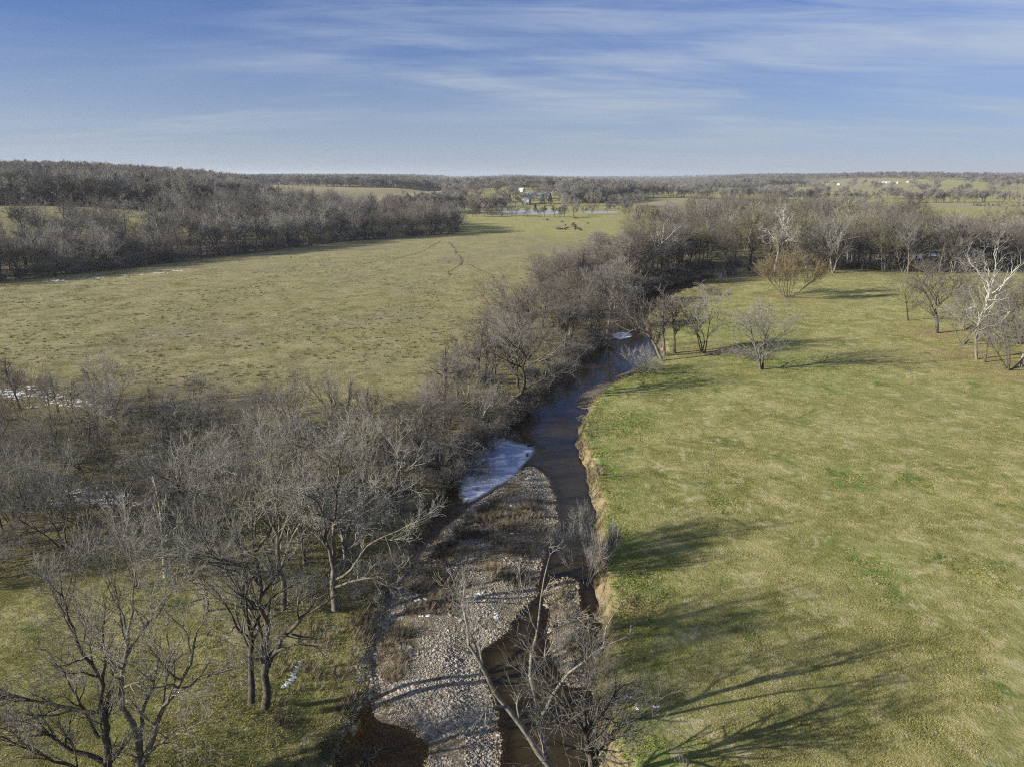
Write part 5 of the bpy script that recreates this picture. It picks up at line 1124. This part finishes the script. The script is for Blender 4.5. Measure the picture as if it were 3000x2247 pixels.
tm_ = [tuft_mesh(f'tussock_{i}', 830 + i, 26, .20, .20, .8, M['tussock'], .022, 3, .35) for i in range(3)]
n = 7000; yv = r.uniform(85, 330, n); xv = r.uniform(-.8, .12, n) * yv
u_ = -xv * .30 + yv * .954; u_ = np.round(u_ / 4.1) * 4.1 + r.normal(0, 1.1, n); v_ = xv * .954 + yv * .30; xv, yv = v_ * .954 - u_ * .30, v_ * .30 + u_ * .954
k_ = (belt_depth(xv, yv) < -6) & (sdist(xv, yv, LB) > 2) & (sdist(xv, yv, GROVE) > 1) & (vnoise(xv, yv, 14, 49) + .6 * vnoise(xv, yv, 4, 50) > .12) & (xv < .17 * yv - 14)
xv, yv = xv[k_], yv[k_]; s_ = r.uniform(.45, 1.15, len(xv))
mass('tussocks', 'dark tussocks in faint rows on the left field', tm_, np.column_stack([xv, yv, height(xv, yv)]), np.column_stack([s_, s_, s_]), r.uniform(0, 6.28, len(xv)))
# lush green leaves on the right bank
lt = [tuft_mesh(f'clover_{i}', 840 + i, 22, .10, .26, 1.3, TM[2], .035) for i in range(2)]
cx_ = r.uniform(0, 70, 90000); cy_ = 33 + 110 * r.random(90000); lu = np.zeros(90000)
dre_ = seg_dist(cx_, cy_, RIGHT_EDGE, False); dc_ = sdist(cx_, cy_, CHAN)
for a, b, rr in [(1800, 1230, 6), (1850, 1240, 5), (1830, 1700, 4), (1780, 1560, 3), (2500, 1400, 2), (2680, 1410, 2.4), (2540, 1660, 2.5), (2840, 1660, 2.5), (2960, 1720, 2.5), (2150, 1400, 2.5), (2130, 1480, 2), (1950, 1100, 8), (1870, 1840, 2)]:
    ex, ey = P(a, b); lu = np.maximum(lu, np.exp(-(((cx_ - ex) / rr) ** 2 + ((cy_ - ey) / (rr * 1.2)) ** 2)))
lu = np.maximum(lu, .8 * sstep(6, 1, dre_)) * (dc_ > .9) * (cx_ > 0)
k_ = (lu * (.55 + .6 * vnoise(cx_, cy_, 1.3, 43) + .5 * vnoise(cx_, cy_, .6, 44)) > np.where(dre_ < 9, .28, .36))
cx_, cy_ = cx_[k_], cy_[k_]; s_ = r.uniform(.5, 1.2, len(cx_))
mass('clover', 'bright green leafy patches on the right creek bank', lt, np.column_stack([cx_, cy_, height(cx_, cy_)]), np.column_stack([s_, s_, s_]), r.uniform(0, 6.28, len(cx_)))
# dry weeds on the bar and the banks
M['weed'] = plain('dry_weed', (.21, .175, .115), .95, .35, 1.5); M['weed_dark'] = plain('dark_weed', (.095, .080, .058), .95, .35, 1.5)
wm = [tuft_mesh(f'weed_{i}', 860 + i, 22, .65, .22, .45, M['weed'] if i < 2 else M['weed_dark'], .011) for i in range(4)]
n = 70000; cx_ = r.uniform(-25, 25, n); cy_ = r.uniform(33, 105, n); zz2 = height(cx_, cy_); dc_ = sdist(cx_, cy_, CHAN)
wv2 = np.exp(-(((cx_ - wx) / 4.5) ** 2 + ((cy_ - wy) / 10) ** 2)) * 1.3
lp = seg_dist(cx_, cy_, px2([(1330, 1560), (1250, 1700), (1180, 1800), (1140, 1880), (1120, 1980)], -1.6), False); wv2 = np.maximum(wv2, sstep(3.0, .5, lp))
wv2 = np.maximum(wv2, .75 * (np.abs(dc_) < 1.6) * (cx_ < 30)); wv2 = np.maximum(wv2, .42 * (dc_ > 0) * (dc_ < 7) * (cx_ < .1 * cy_ - 4)); wv2 = np.maximum(wv2, .7 * (sdist(cx_, cy_, GRAV2) < -.3)); wv2 = np.maximum(wv2, .9 * np.exp(-(((cx_ - wx2) / 3) ** 2 + ((cy_ - wy2) / 6) ** 2)))
k_ = (zz2 > -1.9) & (wv2 * (.6 + .7 * vnoise(cx_, cy_, 1.7, 45)) > r.uniform(.25, .95, n)) & (zz2 < -.02)
cx_, cy_, zz2 = cx_[k_], cy_[k_], zz2[k_]; s_ = r.uniform(.5, 1.3, len(cx_)); pk = np.where(vnoise(cx_, cy_, 4, 46) > .05, r.integers(2, 4, len(cx_)), r.integers(0, 2, len(cx_)))
mass('dry_weeds', 'dry tan and brown weeds on the gravel bar and creek banks', wm, np.column_stack([cx_, cy_, zz2]), np.column_stack([s_, s_, s_]), r.uniform(0, 6.28, len(cx_)), pk)

# snow remains
def snow(name, label, blobs, seed):
    r = np.random.default_rng(seed); v, f = [], []
    for px, py, rx, ry, n_, z0 in blobs:
        cx, cy = P(px, py, z0)
        for _ in range(n_):
            ax, ay = cx + r.normal(0, rx), cy + r.normal(0, ry); q = r.uniform(.25, .8) * min(1.6, .35 + rx * .28); m = 11; b = len(v); el = r.uniform(.35, .8); th = r.uniform(-.4, .8)
            ring = [(ax + math.cos(t) * q * k * math.cos(th) - math.sin(t) * q * el * k * math.sin(th), ay + math.cos(t) * q * k * math.sin(th) + math.sin(t) * q * el * k * math.cos(th)) for t, k in zip(np.arange(m) * 6.283 / m, r.uniform(.55, 1.25, m))]
            hz = height(np.array([p[0] for p in ring] + [ax]), np.array([p[1] for p in ring] + [ay]))
            v += [(p[0], p[1], hz[i] - .03) for i, p in enumerate(ring)] + [((p[0] + ax) / 2, (p[1] + ay) / 2, (hz[i] + hz[-1]) / 2 + .045) for i, p in enumerate(ring)] + [(ax, ay, hz[-1] + .06)]
            for i in range(m): j = (i + 1) % m; f += [(b + i, b + j, b + m + j, b + m + i), (b + m + i, b + m + j, b + 2 * m)]
    me = bpy.data.meshes.new(name); me.from_pydata(v, [], f); me.update(); me.polygons.foreach_set('use_smooth', np.ones(len(f), bool))
    return tag(link(name, me, None, M['snow']), label, None, None, 'stuff')
snow('snow', 'small snow remains on the gravel bar', [(1410, 1745, .5, .5, 7, -1.6), (1450, 1790, .4, .3, 5, -1.6), (1310, 1660, .8, .6, 8, -1.6), (1330, 1655, .5, .4, 4, -1.6), (1375, 1640, .5, .4, 4, -1.6), (1470, 1405, .5, .5, 4, -1.7), (1450, 1445, .5, .4, 4, -1.7), (1555, 1405, .5, .5, 4, -1.7), (1515, 1560, .3, .3, 2, -1.6), (1235, 1755, .25, .3, 5, -1.5), (1275, 1755, .25, .3, 6, -1.5), (1240, 1800, .3, .3, 4, -1.5)], 1)
snow('snow', 'snow strips lying under the left grove', [(40, 1150, 4, 1.2, 40, 0), (200, 1180, 3, 1.0, 30, 0), (100, 1160, 4, 1, 20, 0), (280, 1450, 3.0, 1.1, 60, 0), (330, 1470, 3, .8, 30, 0), (460, 1480, 1.4, .5, 12, 0), (230, 1470, 1.5, .6, 12, 0), (940, 1530, .8, .6, 16, -.3), (990, 1535, .8, .5, 10, -.3), (450, 1200, 2, .6, 8, 0)], 2)
snow('snow', 'thin snow line in the shade below the left wood', [(160, 822, 3, 1.2, 22, 0), (230, 815, 4, 1.0, 14, 0), (300, 812, 3, 1.0, 12, 0), (380, 806, 3, 1, 10, 0), (450, 800, 3, 1.2, 14, 0), (510, 795, 3, 1, 12, 0), (1335, 652, 3, 3, 8, 2)], 3)
snow('snow', 'narrow snow streak on the bank beside the twin trunks', [(832 + 5 * k, 1992 - 8 * k, .10, .10, 4, -.5) for k in range(10)], 4)
snow('snow', 'snow scraps on the deadwood at the right bank', [(1768, 2030, .12, .15, 4, -.3), (1840, 2040, .15, .15, 4, -.1), (1865, 2070, .12, .2, 5, -.1), (1920, 2068, .15, .08, 3, 0), (1830, 2105, .1, .1, 2, 0)], 5)

# fallen branches beside the shade tree and by the cut bank
def fallen(base, ends, label, seed):
    x0, y0 = P(*base); ex = []
    for a, b, r0 in ends:
        x1, y1 = P(a, b); pl = [(0, 0, .15)]
        for k in (.33, .66, 1.0): px_, py_ = x0 + (x1 - x0) * k, y0 + (y1 - y0) * k; pl.append((px_ - x0, py_ - y0, H1(px_, py_) - H1(x0, y0) + .18 + .25 * math.sin(k * 3)))
        ex.append((pl, r0, .02))
    d = build_tree(seed, 6, None, [LV(9, .2, 50, .30, .2, .03, 6, 4), LV(7, .15, 46, .5, .2, 0, 4, 3), LV(5, .1, 45, .5, .2, 0, 3, 3)], .008, ex)
    o = tag(empty('fallen_branches', (x0, y0, H1(x0, y0))), label, 'fallen branches')
    link('limb', mesh_arrays('fallen_limb', *d['trunk']), o, M['bark_dark']); link('twigs', mesh_arrays('fallen_twigs', *d['crown']), o, M['twig_grey'])
fallen((1720, 2140), [(1900, 2090, .10), (1860, 2040, .09), (1910, 2110, .07), (1820, 2010, .06)], 'dark fallen branches with snow scraps on the right bank', 601)
fallen((2080, 820), [(2150, 800, .2), (2040, 815, .2), (2110, 830, .15)], 'driftwood jam at the creek bend by the meadow tip', 602)
fallen((1085, 2110), [(1035, 2200, .05), (1060, 2180, .03)], 'thin bleached stick lying on the left bank edge', 603)

# two bits of drift wood frozen into the ice
for k, (a, b, ln_, lab) in enumerate([(1556, 1306, 1.1, 'dark log end frozen in at the tip of the ice'), (1545, 1334, 0.6, 'short dark stump frozen into the ice below the log')]):
    x, y = P(a, b, -1.95); th = 0.3 + 1.1 * k
    pl = np.array([[[-ln_ / 2 * math.cos(th), -ln_ / 2 * math.sin(th), .05], [0, .06, .12], [ln_ / 2 * math.cos(th), ln_ / 2 * math.sin(th), .16]]])
    tv, tq = tubes(pl, np.array([[.13, .15, .10]]), 7); cap = [tuple(range(6, -1, -1)), tuple(range(14, 21))]
    me = bpy.data.meshes.new('drift_log'); me.from_pydata([tuple(p) for p in tv], [], [tuple(q) for q in tq] + cap); me.update()
    o = tag(link('drift_log', me, None, M['bark_dark']), lab, 'log'); o.location = (x, y, -1.95)

# ------------------------------------------------------------------ air
m, t, out = new_mat('air')
pv = t.node('ShaderNodeVolumePrincipled', {'Color': col(0.80, 0.88, 1.0), 'Density': 0.000085, 'Anisotropy': 0.2}); t.l.new(pv.outputs[0], out.inputs['Volume'])
tag(MB().box(-14500, 14500, -400, 14500, -8, 110).build('haze', m), 'thin winter haze over the valley', None, None, 'stuff')
print('triangles in tree kinds', N_TRI[0])
